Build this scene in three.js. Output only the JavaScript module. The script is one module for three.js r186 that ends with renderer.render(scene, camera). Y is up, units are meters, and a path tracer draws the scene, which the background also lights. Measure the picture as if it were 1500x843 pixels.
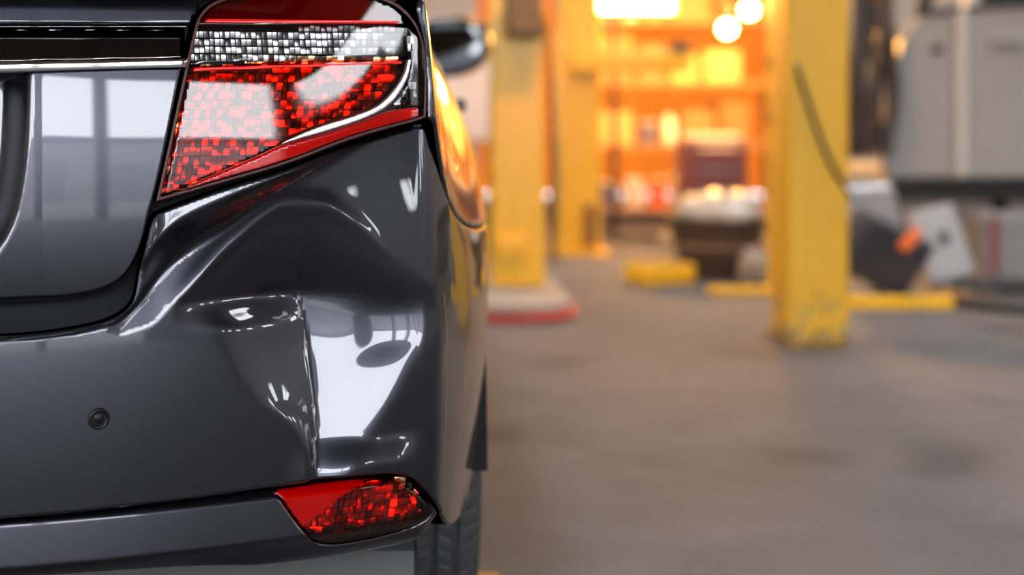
import * as THREE from 'three';
import { RoundedBoxGeometry } from 'three/addons/geometries/RoundedBoxGeometry.js';
import { mergeGeometries, mergeVertices } from 'three/addons/utils/BufferGeometryUtils.js';
import { RectAreaLightUniformsLib } from 'three/addons/lights/RectAreaLightUniformsLib.js';
import { ImprovedNoise } from 'three/addons/math/ImprovedNoise.js';

// ------------------------------------------------------------------ camera, sky, exposure
const scene = new THREE.Scene();
const renderer = new THREE.WebGLRenderer({ antialias: true });
renderer.toneMapping = THREE.LinearToneMapping;
renderer.toneMappingExposure = 1.0;
renderer.shadowMap.enabled = true;
renderer.shadowMap.type = THREE.PCFSoftShadowMap;
RectAreaLightUniformsLib.init();

const EYE = 0.83;                       // camera height; it looks level along -z with a shifted lens
const camera = new THREE.PerspectiveCamera(2 * Math.atan(699 / 2083) * 180 / Math.PI, 1500 / 843, 0.05, 120);
camera.position.set(0, EYE, 0);
camera.lookAt(0, EYE, -10);
camera.setViewOffset(1398 * 1500 / 843, 1398, 1398 * 1500 / 843 / 2 - 578, 555, 1500, 843);
camera.focus = 1.6;
camera.userData.fStop = 1.2;

scene.background = new THREE.Color(0.93, 0.965, 1.0);   // plain overcast sky
scene.backgroundIntensity = 16.0;

// ------------------------------------------------------------------ helpers
let seed = 12345;
const rnd = () => { seed = (seed * 1664525 + 1013904223) >>> 0; return seed / 4294967296; };
const rr = (a, b) => a + (b - a) * rnd();
const noise3 = new ImprovedNoise();
const clamp = (x, a = 0, b = 1) => Math.min(b, Math.max(a, x));
const ss = (a, b, x) => { const t = clamp((x - a) / (b - a)); return t * t * (3 - 2 * t); };
const rad = (d) => d * Math.PI / 180;
const V = (x, y, z) => new THREE.Vector3(x, y, z);
const taken = new Map();
function numbered(name) { const n = taken.get(name) ?? 0; taken.set(name, n + 1); return n ? name + '_' + String(n).padStart(3, '0') : name; }
function shade(o) { o.traverse((c) => { if (c.isMesh) { c.castShadow = true; c.receiveShadow = true; } }); return o; }
function mesh(name, geo, mat, parent) {
  const m = new THREE.Mesh(geo, mat); m.name = name; m.castShadow = true; m.receiveShadow = true;
  if (parent) parent.add(m);
  return m;
}
function thing(name, label, category, pos = [0, 0, 0], turn = 0, group) {
  const g = new THREE.Group(); g.name = numbered(name); g.position.set(...pos); g.rotation.y = turn;
  g.userData = { label, category }; if (group) g.userData.group = group;
  scene.add(g); return g;
}
function single(name, geo, mat, label, category, group) {
  const m = mesh(numbered(name), geo, mat); m.userData = { label, category }; if (group) m.userData.group = group;
  scene.add(m); return m;
}
function struct(name, geo, mat, label) {
  const m = mesh(numbered(name), geo, mat); m.userData = { kind: 'structure', label, category: name.split('_')[0] }; scene.add(m); return m;
}
const box = (w, h, d, x = 0, y = 0, z = 0) => new THREE.BoxGeometry(w, h, d).translate(x, y, z);
const rbox = (w, h, d, r = 0.01, x = 0, y = 0, z = 0, seg = 3) => new RoundedBoxGeometry(w, h, d, seg, r).translate(x, y, z);
const cyl = (r0, r1, h, x = 0, y = 0, z = 0, n = 24) => new THREE.CylinderGeometry(r0, r1, h, n).translate(x, y, z);
function merge(list) { return mergeGeometries(list.map((g) => { const c = g.index ? g.toNonIndexed() : g.clone(); for (const k of Object.keys(c.attributes)) if (!['position', 'normal', 'uv'].includes(k)) c.deleteAttribute(k); return c; })); }
function tube(pts, r, seg = 40, rs = 8) { return new THREE.TubeGeometry(new THREE.CatmullRomCurve3(pts.map((p) => V(...p))), seg, r, rs, false); }
function curve1(pts) {                    // monotone cubic through [x, y] points
  const n = pts.length, m = [];
  const d = pts.slice(0, -1).map((p, i) => (pts[i + 1][1] - p[1]) / (pts[i + 1][0] - p[0]));
  for (let i = 0; i < n; i++) m.push(i === 0 ? d[0] : i === n - 1 ? d[n - 2] : d[i - 1] * d[i] <= 0 ? 0 : 2 * d[i - 1] * d[i] / (d[i - 1] + d[i]));
  return (x) => {
    if (x <= pts[0][0]) return pts[0][1];
    if (x >= pts[n - 1][0]) return pts[n - 1][1];
    let i = 0; while (x > pts[i + 1][0]) i++;
    const h = pts[i + 1][0] - pts[i][0], t = (x - pts[i][0]) / h, t2 = t * t, t3 = t2 * t;
    return (2 * t3 - 3 * t2 + 1) * pts[i][1] + (t3 - 2 * t2 + t) * h * m[i] + (-2 * t3 + 3 * t2) * pts[i + 1][1] + (t3 - t2) * h * m[i + 1];
  };
}

// ------------------------------------------------------------------ textures
function canvasTexture(w, h, draw, srgb = true) {
  const c = document.createElement('canvas'); c.width = w; c.height = h;
  draw(c.getContext('2d'), w, h);
  const t = new THREE.CanvasTexture(c); t.wrapS = t.wrapT = THREE.RepeatWrapping; t.magFilter = THREE.LinearFilter;
  if (srgb) t.colorSpace = THREE.SRGBColorSpace;
  return t;
}
function dataTexture(n, fn, srgb = true) {   // fn(u, v) -> [r, g, b] in 0..1
  const d = new Uint8Array(n * n * 4);
  for (let y = 0; y < n; y++) for (let x = 0; x < n; x++) {
    const c = fn(x / n, y / n), o = (y * n + x) * 4;
    for (let k = 0; k < 3; k++) d[o + k] = clamp(c[k]) * 255; d[o + 3] = 255;
  }
  const t = new THREE.DataTexture(d, n, n); t.wrapS = t.wrapT = THREE.RepeatWrapping; t.magFilter = THREE.LinearFilter; t.needsUpdate = true;
  if (srgb) t.colorSpace = THREE.SRGBColorSpace;
  return t;
}
const fbm = (x, y, o = 4, z = 0) => { let s = 0, a = 0.5; for (let i = 0; i < o; i++) { s += a * noise3.noise(x, y, z + i * 7.3); x *= 2.07; y *= 2.07; a *= 0.5; } return s; };

// concrete floor, 6 m x 6 m: blotches, scuffs, fine grain
const concrete = dataTexture(1024, (u, v) => {
  const x = u * 6, y = v * 6;
  const big = fbm(x * 0.8, y * 0.8, 4) * 0.10, mid = fbm(x * 5, y * 5, 3, 3) * 0.07, grain = (rnd() - 0.5) * 0.05;
  const stain = Math.max(0, fbm(x * 1.7, y * 1.7, 3, 9) - 0.16) * -0.5;
  const g = 0.34 + big * 0.8 + mid * 0.8 + grain * 0.8 + stain;
  return [g, g * 0.965, g * 0.965];
});
const concreteBump = dataTexture(512, (u, v) => { const g = 0.5 + fbm(u * 40, v * 40, 3) * 0.5 + (rnd() - 0.5) * 0.2; return [g, g, g]; }, false);
const grime = dataTexture(512, (u, v) => { const g = 0.62 + fbm(u * 9, v * 9, 4) * 0.5 + (rnd() - 0.5) * 0.04; return [g, g, g]; }, false);

// ------------------------------------------------------------------ materials
const std = (color, roughness = 0.6, metalness = 0, more = {}) => new THREE.MeshStandardMaterial({ color, roughness, metalness, ...more });
const phys = (o) => new THREE.MeshPhysicalMaterial(o);
const rgb = (r, g, b) => new THREE.Color().setRGB(r, g, b);
const M = {
  paint: phys({ color: rgb(0.045, 0.046, 0.060), metalness: 1.0, roughness: 0.37, clearcoat: 1, clearcoatRoughness: 0.015 }),
  blackGloss: phys({ color: rgb(0.008, 0.008, 0.010), roughness: 0.25, clearcoat: 1, clearcoatRoughness: 0.02 }),
  darkChrome: std(rgb(0.24, 0.215, 0.21), 0.05, 1),
  sensorBlack: phys({ color: rgb(0.003, 0.003, 0.004), roughness: 0.3, specularIntensity: 0.5 }),
  silver: std(rgb(0.85, 0.85, 0.86), 0.32, 1),
  blackPlastic: std(rgb(0.012, 0.012, 0.013), 0.55),
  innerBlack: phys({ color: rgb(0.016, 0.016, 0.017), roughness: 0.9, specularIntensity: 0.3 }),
  chrome: std(rgb(0.80, 0.80, 0.82), 0.06, 1),
  reflector: std(rgb(0.26, 0.26, 0.27), 0.2, 1),
  reflectorWarm: std(rgb(0.85, 0.55, 0.28), 0.27, 1),
  redLens: phys({ color: rgb(0.90, 0.080, 0.035), roughness: 0.0, transmission: 1, thickness: 0, ior: 1.5 }),
  darkRedLens: phys({ color: rgb(0.50, 0.006, 0.006), roughness: 0.0, transmission: 1, thickness: 0, ior: 1.5 }),
  clearLens: phys({ color: rgb(0.97, 0.97, 0.97), roughness: 0.0, transmission: 1, thickness: 0, ior: 1.5 }),
  redPlastic: phys({ color: rgb(0.42, 0.004, 0.007), roughness: 0.35, clearcoat: 1, clearcoatRoughness: 0.03 }),
  frameRed: std(rgb(0.045, 0.002, 0.003), 0.5),
  darkBacking: std(rgb(0.16, 0.05, 0.05), 0.4, 0.2),
  barRed: phys({ color: rgb(0.75, 0.012, 0.010), roughness: 0.35, clearcoat: 0.4 }),
  lampHousing: std(rgb(0.030, 0.027, 0.027), 0.4, 0.3),
  rubber: std(rgb(0.040, 0.040, 0.044), 0.7),
  wheelMetal: std(rgb(0.42, 0.42, 0.44), 0.3, 0.9),
  glass: phys({ color: rgb(0.35, 0.38, 0.38), roughness: 0, transmission: 1, thickness: 0, ior: 1.5 }),
  mirrorGlass: std(rgb(0.75, 0.77, 0.80), 0.03, 1),
  yellow: phys({ color: rgb(0.90, 0.50, 0.010), roughness: 0.42, roughnessMap: grime, clearcoat: 0.25, clearcoatRoughness: 0.3 }),
  floor: std(0xffffff, 0.82, 0, { map: concrete, bumpMap: concreteBump, bumpScale: 0.002 }),
};
export const debugMaterials = M;

// ------------------------------------------------------------------ the workshop
const HALL = { x0: -8, x1: 8.6, zBack: -12, zFront: 6, h: 6.0 };
{
  const floorGeo = box(HALL.x1 - HALL.x0, 0.2, HALL.zFront - HALL.zBack, (HALL.x0 + HALL.x1) / 2, -0.1, (HALL.zFront + HALL.zBack) / 2);
  const p = floorGeo.attributes.position, uv = floorGeo.attributes.uv;
  for (let i = 0; i < p.count; i++) uv.setXY(i, p.getX(i) / 6, p.getZ(i) / 6);
  struct('floor', floorGeo, M.floor, 'grey concrete workshop floor');
  const wallMat = std(rgb(0.46, 0.42, 0.38), 0.85), roofMat = std(rgb(0.055, 0.053, 0.055), 0.8), steel = std(rgb(0.50, 0.42, 0.33), 0.6);
  const W = HALL.x1 - HALL.x0, D = HALL.zFront - HALL.zBack, cx = (HALL.x0 + HALL.x1) / 2, cz = (HALL.zFront + HALL.zBack) / 2;
  struct('wall_left', box(0.2, HALL.h, D, HALL.x0 - 0.1, HALL.h / 2, cz), wallMat, 'plain left side wall of the workshop');
  {
    const sh = new THREE.Shape([[HALL.zBack, 0], [HALL.zFront, 0], [HALL.zFront, HALL.h], [HALL.zBack, HALL.h]].map((p) => new THREE.Vector2(...p)));
    for (let k = 0; k < 5; k++) { const z = 4.3 - k * 1.9; sh.holes.push(new THREE.Path([[z - 0.4, 2.2], [z - 0.4, 3.1], [z + 0.4, 3.1], [z + 0.4, 2.2]].map((p) => new THREE.Vector2(...p)))); }
    struct('wall_right', new THREE.ExtrudeGeometry(sh, { depth: 0.2, bevelEnabled: false }).rotateY(-Math.PI / 2).translate(HALL.x1 + 0.2, 0, 0), wallMat, 'right side wall of the workshop with small windows');
    for (let k = 0; k < 5; k++) { const z = 4.3 - k * 1.9, w = struct('window_' + (k + 1), merge([box(0.06, 0.9, 0.05, 0, 0, -0.375), box(0.06, 0.9, 0.05, 0, 0, 0.375), box(0.06, 0.05, 0.8, 0, 0.425, 0), box(0.06, 0.05, 0.8, 0, -0.425, 0), box(0.05, 0.9, 0.03, 0, 0, 0)]), steel, 'small steel window frame in the right wall'); w.position.set(HALL.x1 + 0.1, 2.65, z); }
  }
  {
    const sh = new THREE.Shape([[HALL.x0 - 0.2, 0], [HALL.x1 + 0.2, 0], [HALL.x1 + 0.2, HALL.h], [HALL.x0 - 0.2, HALL.h]].map((p) => new THREE.Vector2(...p)));
    sh.holes.push(new THREE.Path([[0.7, 0.001], [3.5, 0.001], [3.5, 3.2], [0.7, 3.2]].map((p) => new THREE.Vector2(...p))));
    struct('wall_back', new THREE.ExtrudeGeometry(sh, { depth: 0.2, bevelEnabled: false }).translate(0, 0, HALL.zBack - 0.2), wallMat, 'tan back wall of the workshop with an added wide doorway');
    // strip curtain and doorway added: orange glow put into its amber colour
    const c = new THREE.Group(); c.name = 'added_glow_curtain'; c.userData = { label: 'amber plastic strip curtain added in the back doorway for the orange glow', category: 'curtain' }; scene.add(c); c.position.set(2.1, 0, HALL.zBack - 0.1);
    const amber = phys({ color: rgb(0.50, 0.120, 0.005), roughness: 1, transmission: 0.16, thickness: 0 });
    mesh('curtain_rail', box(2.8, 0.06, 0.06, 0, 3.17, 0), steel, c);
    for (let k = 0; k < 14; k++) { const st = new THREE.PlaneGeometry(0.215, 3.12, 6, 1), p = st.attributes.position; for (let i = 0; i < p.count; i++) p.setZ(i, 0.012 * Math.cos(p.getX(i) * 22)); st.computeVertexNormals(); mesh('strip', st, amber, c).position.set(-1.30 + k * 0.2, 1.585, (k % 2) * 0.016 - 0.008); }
  }
  {
    const rect = (x0, z0, x1, z1) => [[x0, -z0], [x1, -z0], [x1, -z1], [x0, -z1]].map((p) => new THREE.Vector2(...p));
    const sh = new THREE.Shape(rect(HALL.x0 - 0.2, HALL.zBack - 0.2, HALL.x1 + 0.2, HALL.zFront + 0.2));
    for (const x of [-5.0, -1.2, 2.6, 6.0]) sh.holes.push(new THREE.Path(rect(x - 0.4, -9.5, x + 0.4, -2.6)));  // openings added to the unseen roof to light the posts and floor
    struct('ceiling', new THREE.ExtrudeGeometry(sh, { depth: 0.15, bevelEnabled: false }).rotateX(-Math.PI / 2).translate(0, HALL.h, 0), roofMat, 'dark sheet roof of the workshop with long rooflights added for more light');
  }
  struct('wall_front', merge([box(W + 0.4, HALL.h - 4.0, 0.2, cx, (HALL.h + 4.0) / 2, HALL.zFront + 0.1), box(HALL.x1 - 4.1, 4.0, 0.2, (HALL.x1 + 4.1) / 2, 2.0, HALL.zFront + 0.1)]), wallMat, 'front wall of the workshop around its wide opening');
  // lattice trusses across the hall
  for (let i = 0; i < 6; i++) {
    const z = 4.2 - i * 3, parts = [box(W, 0.09, 0.09, cx, 5.94, z), box(W, 0.09, 0.09, cx, 5.39, z)];
    const n = 18, st = W / n;
    for (let k = 0; k < n; k++) {
      const x0 = HALL.x0 + k * st, up = k % 2, len = Math.hypot(st, 0.5);
      const b = new THREE.BoxGeometry(len, 0.05, 0.05); b.rotateZ((up ? -1 : 1) * Math.atan2(0.5, st)); b.translate(x0 + st / 2, 5.665, z); parts.push(b);
    }
    const t = struct('roof_truss', merge(parts), steel, 'lattice steel roof truss'); t.userData.category = 'truss';
  }
  // posts of the open front
  for (const x of [-4.4, -1.2, 2.0]) {
    const c = struct('front_column', rbox(0.2, 4.0, 0.2, 0.02, x, 2.0, HALL.zFront + 0.1), steel, 'steel column in the open workshop front'); c.userData.category = 'column';
  }
  const yard = struct('yard_ground', box(120, 0.2, 120, 0, -0.12, 0), std(rgb(0.16, 0.155, 0.15), 0.9), 'paved yard outside the workshop'); yard.userData.category = 'yard';
}
// trees and a warehouse across the yard
{
  const w = thing('warehouse', 'long grey warehouse across the yard outside', 'building', [0, -0.02, 27]);
  mesh('wall', box(60, 5.8, 0.4, 0, 2.9, 0), std(rgb(0.30, 0.30, 0.31), 0.9), w);
  mesh('roof_edge', box(60.4, 0.4, 0.9, 0, 6.0, 0), std(rgb(0.2, 0.2, 0.21), 0.7), w);
  for (let k = 0; k < 8; k++) mesh('roller_door', box(4, 3.6, 0.1, -24.5 + k * 7, 1.8, -0.22), std(rgb(0.22, 0.23, 0.25), 0.6), w);
  const leaf = std(rgb(0.085, 0.17, 0.03), 0.8), bark = std(rgb(0.09, 0.06, 0.04), 0.9);
  const crowns = [0, 1, 2].map((k) => {
    const g = mergeVertices(new THREE.IcosahedronGeometry(1, 4).deleteAttribute('normal').deleteAttribute('uv')), p = g.attributes.position;
    for (let i = 0; i < p.count; i++) {
      const v = V(p.getX(i), p.getY(i), p.getZ(i)), n = noise3.noise(v.x * 2.2 + k * 9, v.y * 2.2, v.z * 2.2) * 0.35 + noise3.noise(v.x * 7, v.y * 7 + k * 5, v.z * 7) * 0.14;
      v.multiplyScalar(1 + n); p.setXYZ(i, v.x, v.y, v.z);
    }
    g.computeVertexNormals(); return g;
  });
  for (let k = 0; k < 12; k++) {
    if (k > 4 && k < 9) continue;
    const t = thing('yard_tree', 'leafy green tree across the yard outside the workshop', 'tree', [-20 + k * 4.1 + rr(-0.6, 0.6), -0.02, 21 + rr(-1.5, 1.5)], 0, 'trees across the yard');
    mesh('trunk', cyl(0.10, 0.16, 1.6, 0, 0.8, 0, 10), bark, t);
    const c = mesh('crown', crowns[k % 3], leaf, t); c.position.y = 2.0; c.scale.set(1.35, rr(1.2, 1.6), 1.35); c.rotation.y = rr(0, 6);
  }
}

// ------------------------------------------------------------------ the grey saloon car
// body skin: plan curve (u = distance across the tail, then along the flank) and height Y; insets run inwards along the plan normal
const UC = 0.728, PLAN = (() => {
  const du = 0.0005, n = 9400, xs = new Float64Array(n), zs = new Float64Array(n), ph = new Float64Array(n), p0 = Math.atan(0.84 * UC);
  for (let i = 0; i < n; i++) {
    const u = i * du;
    if (u <= UC) { xs[i] = u; zs[i] = -0.42 * u * u; ph[i] = Math.atan(0.84 * u); } else {
      const p = p0 + (rad(74) - p0) * ss(UC, UC + 0.05, u) + rad(14) * clamp((u - UC - 0.05) / 0.6) + rad(2) * ss(UC + 0.6, UC + 1, u);
      ph[i] = p; xs[i] = xs[i - 1] + du * Math.cos(p); zs[i] = zs[i - 1] - du * Math.sin(p);
    }
  }
  return { du, n, xs, zs, ph };
})();
function plan(u) {
  const a = Math.min(Math.abs(u) / PLAN.du, PLAN.n - 2), i = Math.floor(a), t = a - i, s = u < 0 ? -1 : 1, L = (q) => q[i] * (1 - t) + q[i + 1] * t;
  return [s * L(PLAN.xs), L(PLAN.zs), s * L(PLAN.ph)];
}
const uOfZ = (z) => { let lo = 0, hi = 4.69; for (let k = 0; k < 40; k++) { const m = (lo + hi) / 2; if (plan(m)[1] > z) lo = m; else hi = m; } return (lo + hi) / 2; };
const sideI = curve1([[0, 0.05], [0.2, 0.03], [0.35, 0.010], [0.45, 0.002], [0.55, 0], [0.62, 0.003], [0.70, 0.014], [0.75, 0.026], [0.80, 0.042], [0.87, 0.072], [0.93, 0.105], [1.0, 0.16]]);
const flank = (a) => 0.25 + 0.75 * ss(0.76, 1.05, a);
const lampBase = curve1([[0.34, 0.075], [0.46, 0.0650], [0.70, 0.0225], [0.765, 0.003]]);
function trunkI(u, Y) {
  const a = Math.abs(u), base = lampBase(a), r = base + (Y > 0.7 ? 0.6 : 0.875) * (Y - 0.7) ** 2 * (1 - 0.6 * ss(0.6, 0.74, a)), w = ss(0.74, 0.84, a);
  return r * (1 - w) + sideI(Y) * w * flank(a);
}
function faceI(u, Y) { const a = Math.abs(u), w = ss(0.70, 0.84, a); return 0.35 * (Y - 0.5) ** 2 * (1 - w) + sideI(Y) * w * flank(a); }
const at = (u, Y, inset) => { const [x, z, p] = plan(u); return V(x - inset * Math.sin(p), Y, z - inset * Math.cos(p)); };
const trunkSkin = (u, Y, off = 0) => at(u, Y, trunkI(u, Y) + off);

// closed outline with smoothed corners; points marked 1 stay sharp
function outline(pts, rounds = 3) {
  let q = pts.map((p) => [p[0], p[1], p[2] || 0]);
  for (let r = 0; r < rounds; r++) {
    const o = [];
    for (let i = 0; i < q.length; i++) {
      const a = q[i], b = q[(i + 1) % q.length];
      o.push(a[2] ? a : [a[0] * 0.75 + b[0] * 0.25, a[1] * 0.75 + b[1] * 0.25, 0]);
      o.push(b[2] ? [a[0] * 0.5 + b[0] * 0.5, a[1] * 0.5 + b[1] * 0.5, 0] : [a[0] * 0.25 + b[0] * 0.75, a[1] * 0.25 + b[1] * 0.75, 0]);
    }
    q = o;
  }
  return q;
}
function distance(q) {                    // signed distance to an outline, positive inside
  const n = q.length;
  return (u, v) => {
    let d = 1e9, inside = false;
    for (let i = 0, j = n - 1; i < n; j = i++) {
      const ax = q[j][0], ay = q[j][1], bx = q[i][0], by = q[i][1], ex = bx - ax, ey = by - ay, wx = u - ax, wy = v - ay;
      const l = ex * ex + ey * ey, t = l ? clamp((wx * ex + wy * ey) / l) : 0, dx = wx - ex * t, dy = wy - ey * t, dd = dx * dx + dy * dy;
      if (dd < d) d = dd;
      if ((ay > v) !== (by > v) && u < (bx - ax) * (v - ay) / (by - ay) + ax) inside = !inside;
    }
    return inside ? Math.sqrt(d) : -Math.sqrt(d);
  };
}
// a panel of the skin: the part of a grid where f >= 0, with a rolled edge of radius r and a flange of depth lip
function panel(f, surf, [u0, u1, v0, v1], step, { r = 0.003, lip = 0.012 } = {}) {
  const nu = Math.max(2, Math.ceil((u1 - u0) / (step[0] ?? step))), nv = Math.max(2, Math.ceil((v1 - v0) / (step[1] ?? step)));
  const pos = [], nor = [], uvs = [], idx = [], memo = new Map();
  const F = (u, v) => { const d = clamp(f(u, v), 0, r); return surf(u, v, r > 0 ? r - Math.sqrt(Math.max(0, r * r - (r - d) ** 2)) * 0.98 : 0); };
  const e = 0.0004, A = V(), B = V();
  function vertex(u, v) {
    const p = F(u, v);
    A.copy(F(u + e, v)).sub(F(u - e, v)); B.copy(F(u, v + e)).sub(F(u, v - e)); A.cross(B).normalize();
    pos.push(p.x, p.y, p.z); nor.push(A.x, A.y, A.z); uvs.push(u, v);
    return pos.length / 3 - 1;
  }
  const val = new Float64Array((nu + 1) * (nv + 1)), U = (i) => u0 + (u1 - u0) * i / nu, W = (j) => v0 + (v1 - v0) * j / nv, id = (i, j) => j * (nu + 1) + i;
  for (let j = 0; j <= nv; j++) for (let i = 0; i <= nu; i++) val[id(i, j)] = f(U(i), W(j));
  const node = (i, j) => { const k = id(i, j); if (!memo.has(k)) memo.set(k, vertex(U(i), W(j))); return memo.get(k); };
  const cut = (a, b) => {
    const ka = id(...a), kb = id(...b), k = ka < kb ? ka + ':' + kb : kb + ':' + ka;
    if (!memo.has(k)) { const fa = val[ka], fb = val[kb], t = fa / (fa - fb); memo.set(k, vertex(U(a[0]) + (U(b[0]) - U(a[0])) * t, W(a[1]) + (W(b[1]) - W(a[1])) * t)); }
    return memo.get(k);
  };
  const rims = [];
  for (let j = 0; j < nv; j++) for (let i = 0; i < nu; i++) {
    const quad = (i + j) % 2 ? [[[i, j], [i + 1, j], [i + 1, j + 1]], [[i, j], [i + 1, j + 1], [i, j + 1]]] : [[[i, j], [i + 1, j], [i, j + 1]], [[i + 1, j], [i + 1, j + 1], [i, j + 1]]];
    for (const tri of quad) {
      const ins = tri.map((c) => val[id(...c)] >= 0), cnt = ins.filter(Boolean).length;
      if (!cnt) continue;
      const out = [], from = [];
      for (let k = 0; k < 3; k++) {
        const a = tri[k], b = tri[(k + 1) % 3];
        if (ins[k]) { out.push(node(...a)); from.push(0); }
        if (ins[k] !== ins[(k + 1) % 3]) { out.push(cut(a, b)); from.push(1); }
      }
      for (let k = 1; k + 1 < out.length; k++) idx.push(out[0], out[k], out[k + 1]);
      if (cnt < 3) for (let k = 0; k < out.length; k++) { const l = (k + 1) % out.length; if (from[k] && from[l]) rims.push([out[k], out[l]]); }
    }
  }
  if (lip > 0) for (const [a, b] of rims) {
    const base = pos.length / 3, ea = V(pos[a * 3], pos[a * 3 + 1], pos[a * 3 + 2]), eb = V(pos[b * 3], pos[b * 3 + 1], pos[b * 3 + 2]);
    const [, , pa] = plan(uvs[a * 2]), [, , pb] = plan(uvs[b * 2]);
    const la = V(ea.x - Math.sin(pa) * lip, ea.y, ea.z - Math.cos(pa) * lip), lb = V(eb.x - Math.sin(pb) * lip, eb.y, eb.z - Math.cos(pb) * lip);
    const n = eb.clone().sub(ea).cross(la.clone().sub(ea)).normalize().negate();
    for (const [q, s] of [[ea, a], [eb, b], [lb, b], [la, a]]) { pos.push(q.x, q.y, q.z); nor.push(n.x, n.y, n.z); uvs.push(uvs[s * 2], uvs[s * 2 + 1]); }
    idx.push(base, base + 1, base + 2, base, base + 2, base + 3);
  }
  const g = new THREE.BufferGeometry();
  g.setAttribute('position', new THREE.Float32BufferAttribute(pos, 3));
  g.setAttribute('normal', new THREE.Float32BufferAttribute(nor, 3));
  g.setAttribute('uv', new THREE.Float32BufferAttribute(uvs, 2));
  g.setIndex(idx);
  return g;
}
const bounds = (q, m = 0.004) => [Math.min(...q.map((p) => p[0])) - m, Math.max(...q.map((p) => p[0])) + m, Math.min(...q.map((p) => p[1])) - m, Math.max(...q.map((p) => p[1])) + m];
const cutPanel = (pts, surf, step, o = {}) => { const q = outline(pts, o.rounds ?? 3); return panel(distance(q), surf, bounds(q), step, o); };
function facets(f, surf, [u0, u1, v0, v1], cu, cv, { depth = 0.025, tilt = 0.5, skew = 0, gap = 0.0, pillow = 0.3, lean = 0 } = {}) {   // moulded reflector: a grid of small tilted mirrors
  const pos = [], nor = [], idx = [];
  for (let v = v0, row = 0; v < v1; v += cv, row++) for (let u = u0 - 0.05; u < u1 + 0.05; u += cu) {
    const cx = u + cu / 2 + skew * (v - v0), cy = v + cv / 2;
    if (f(cx, cy) < Math.min(cu, cv) * 0.25) continue;
    const a = (rnd() - 0.5) * 2 * tilt, b = (rnd() - 0.5) * 2 * tilt - lean, n = 3, b0 = pos.length / 3;
    const P = (s, t) => { const x = (s - 0.5) * cu * (1 - gap), y = (t - 0.5) * cv * (1 - gap); return surf(cx + x + skew * y, cy + y, depth + a * x + b * y + pillow * (x * x + y * y) * 20); };
    for (let t = 0; t <= n; t++) for (let s = 0; s <= n; s++) {
      const p = P(s / n, t / n), e = 0.05, A = P(s / n + e, t / n).sub(P(s / n - e, t / n)), B = P(s / n, t / n + e).sub(P(s / n, t / n - e));
      A.cross(B).normalize(); pos.push(p.x, p.y, p.z); nor.push(A.x, A.y, A.z);
    }
    for (let t = 0; t < n; t++) for (let s = 0; s < n; s++) { const k = b0 + t * (n + 1) + s; idx.push(k, k + 1, k + n + 2, k, k + n + 2, k + n + 1); }
  }
  const g = new THREE.BufferGeometry();
  g.setAttribute('position', new THREE.Float32BufferAttribute(pos, 3)); g.setAttribute('normal', new THREE.Float32BufferAttribute(nor, 3)); g.setIndex(idx);
  return g;
}

const car = thing('car', 'dark grey metallic saloon car with a dented rear bumper corner', 'car', [-0.70, 0, -1.42]);
const WHEEL = { y: 0.30, r: 0.30, zr: -0.95, zf: -3.45, x: 0.742, w: 0.185 };
const ARCH = 0.345;

// --- bumper: top edge, ridge and ledge below the lamp
const bumperTop = [[0.4256, 0.6082], [0.4339, 0.6235], [0.4460, 0.6600], [0.4571, 0.7010], [0.4700, 0.7058], [0.5311, 0.7293], [0.6033, 0.7500], [0.6670, 0.7779], [0.7300, 0.7955]];
const topOf = curve1([[0, 0.5800], [0.2957, 0.5827], [0.3617, 0.5867], [0.4086, 0.5963], ...bumperTop]);
const ridgeOf = curve1([[0, 0.5745], [0.2957, 0.5780], [0.3617, 0.5810], [0.4085, 0.5870], [0.4290, 0.6030], [0.4638, 0.6440], [0.5209, 0.6830], [0.5882, 0.7290], [0.6510, 0.7620], [0.6877, 0.7790], [0.74, 0.7930]]);
const ledgeTop = curve1([[0, 0.5840], [0.2957, 0.5870], [0.36, 0.5930], [0.40, 0.609], [0.43, 0.642], [0.46, 0.686], [0.49, 0.7125], [0.5311, 0.7293], [0.6033, 0.7500], [0.6670, 0.7779], [0.73, 0.7955]]);
// --- the dent
const dRim = curve1([[0.465, 0.606], [0.50, 0.642], [0.535, 0.675], [0.594, 0.710], [0.63, 0.707], [0.665, 0.686], [0.72, 0.628], [0.77, 0.59]]);
const dCrease = curve1([[0.44, 0.613], [0.62, 0.609], [0.77, 0.588]]);
const dLeft = curve1([[0.465, 0], [0.50, 0.008], [0.55, 0.030], [0.60, 0.050], [0.615, 0.052]]);
const dRight = curve1([[0.615, 1], [0.632, 0.905], [0.665, 0.66], [0.735, 0.10], [0.75, 0.03], [0.775, 0]]);
const pLeft = curve1([[0.44, 0.606], [0.475, 0.575], [0.50, 0.542], [0.53, 0.518], [0.56, 0.506], [0.61, 0.497]]);
const VAL = 0.615;
const SLOPE = 0.262, DEEP = 0.050;
const soft = (x, r) => (x < -r ? 0 : x > r ? x : (x + r) ** 2 / (4 * r));
const lowerWall = (D, Y) => { const p = SLOPE * soft(Y - (0.566 - D / SLOPE), 0.016), k = 0.009; return p < D - k ? p : p > D + k ? D : p - (p - D + k) ** 2 / (4 * k); };
function hollow(u, Y) {
  const yc = dCrease(u), D = u < VAL ? dLeft(u) : DEEP * dRight(u);
  if (Y > yc) { const rim = dRim(u), t = clamp((rim - Y) / Math.max(0.004, rim - yc)); return D * Math.pow(t, 1.55); }
  if (u >= VAL) return lowerWall(D, Y);
  const us = pLeft(Y), l = clamp((u - us) / (VAL - us)), b = ss(0, 0.035, yc - Y);
  return D * (1 - b) + lowerWall(DEEP, Y) * l * l * (1.9 - 0.9 * l) * b;
}
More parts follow.
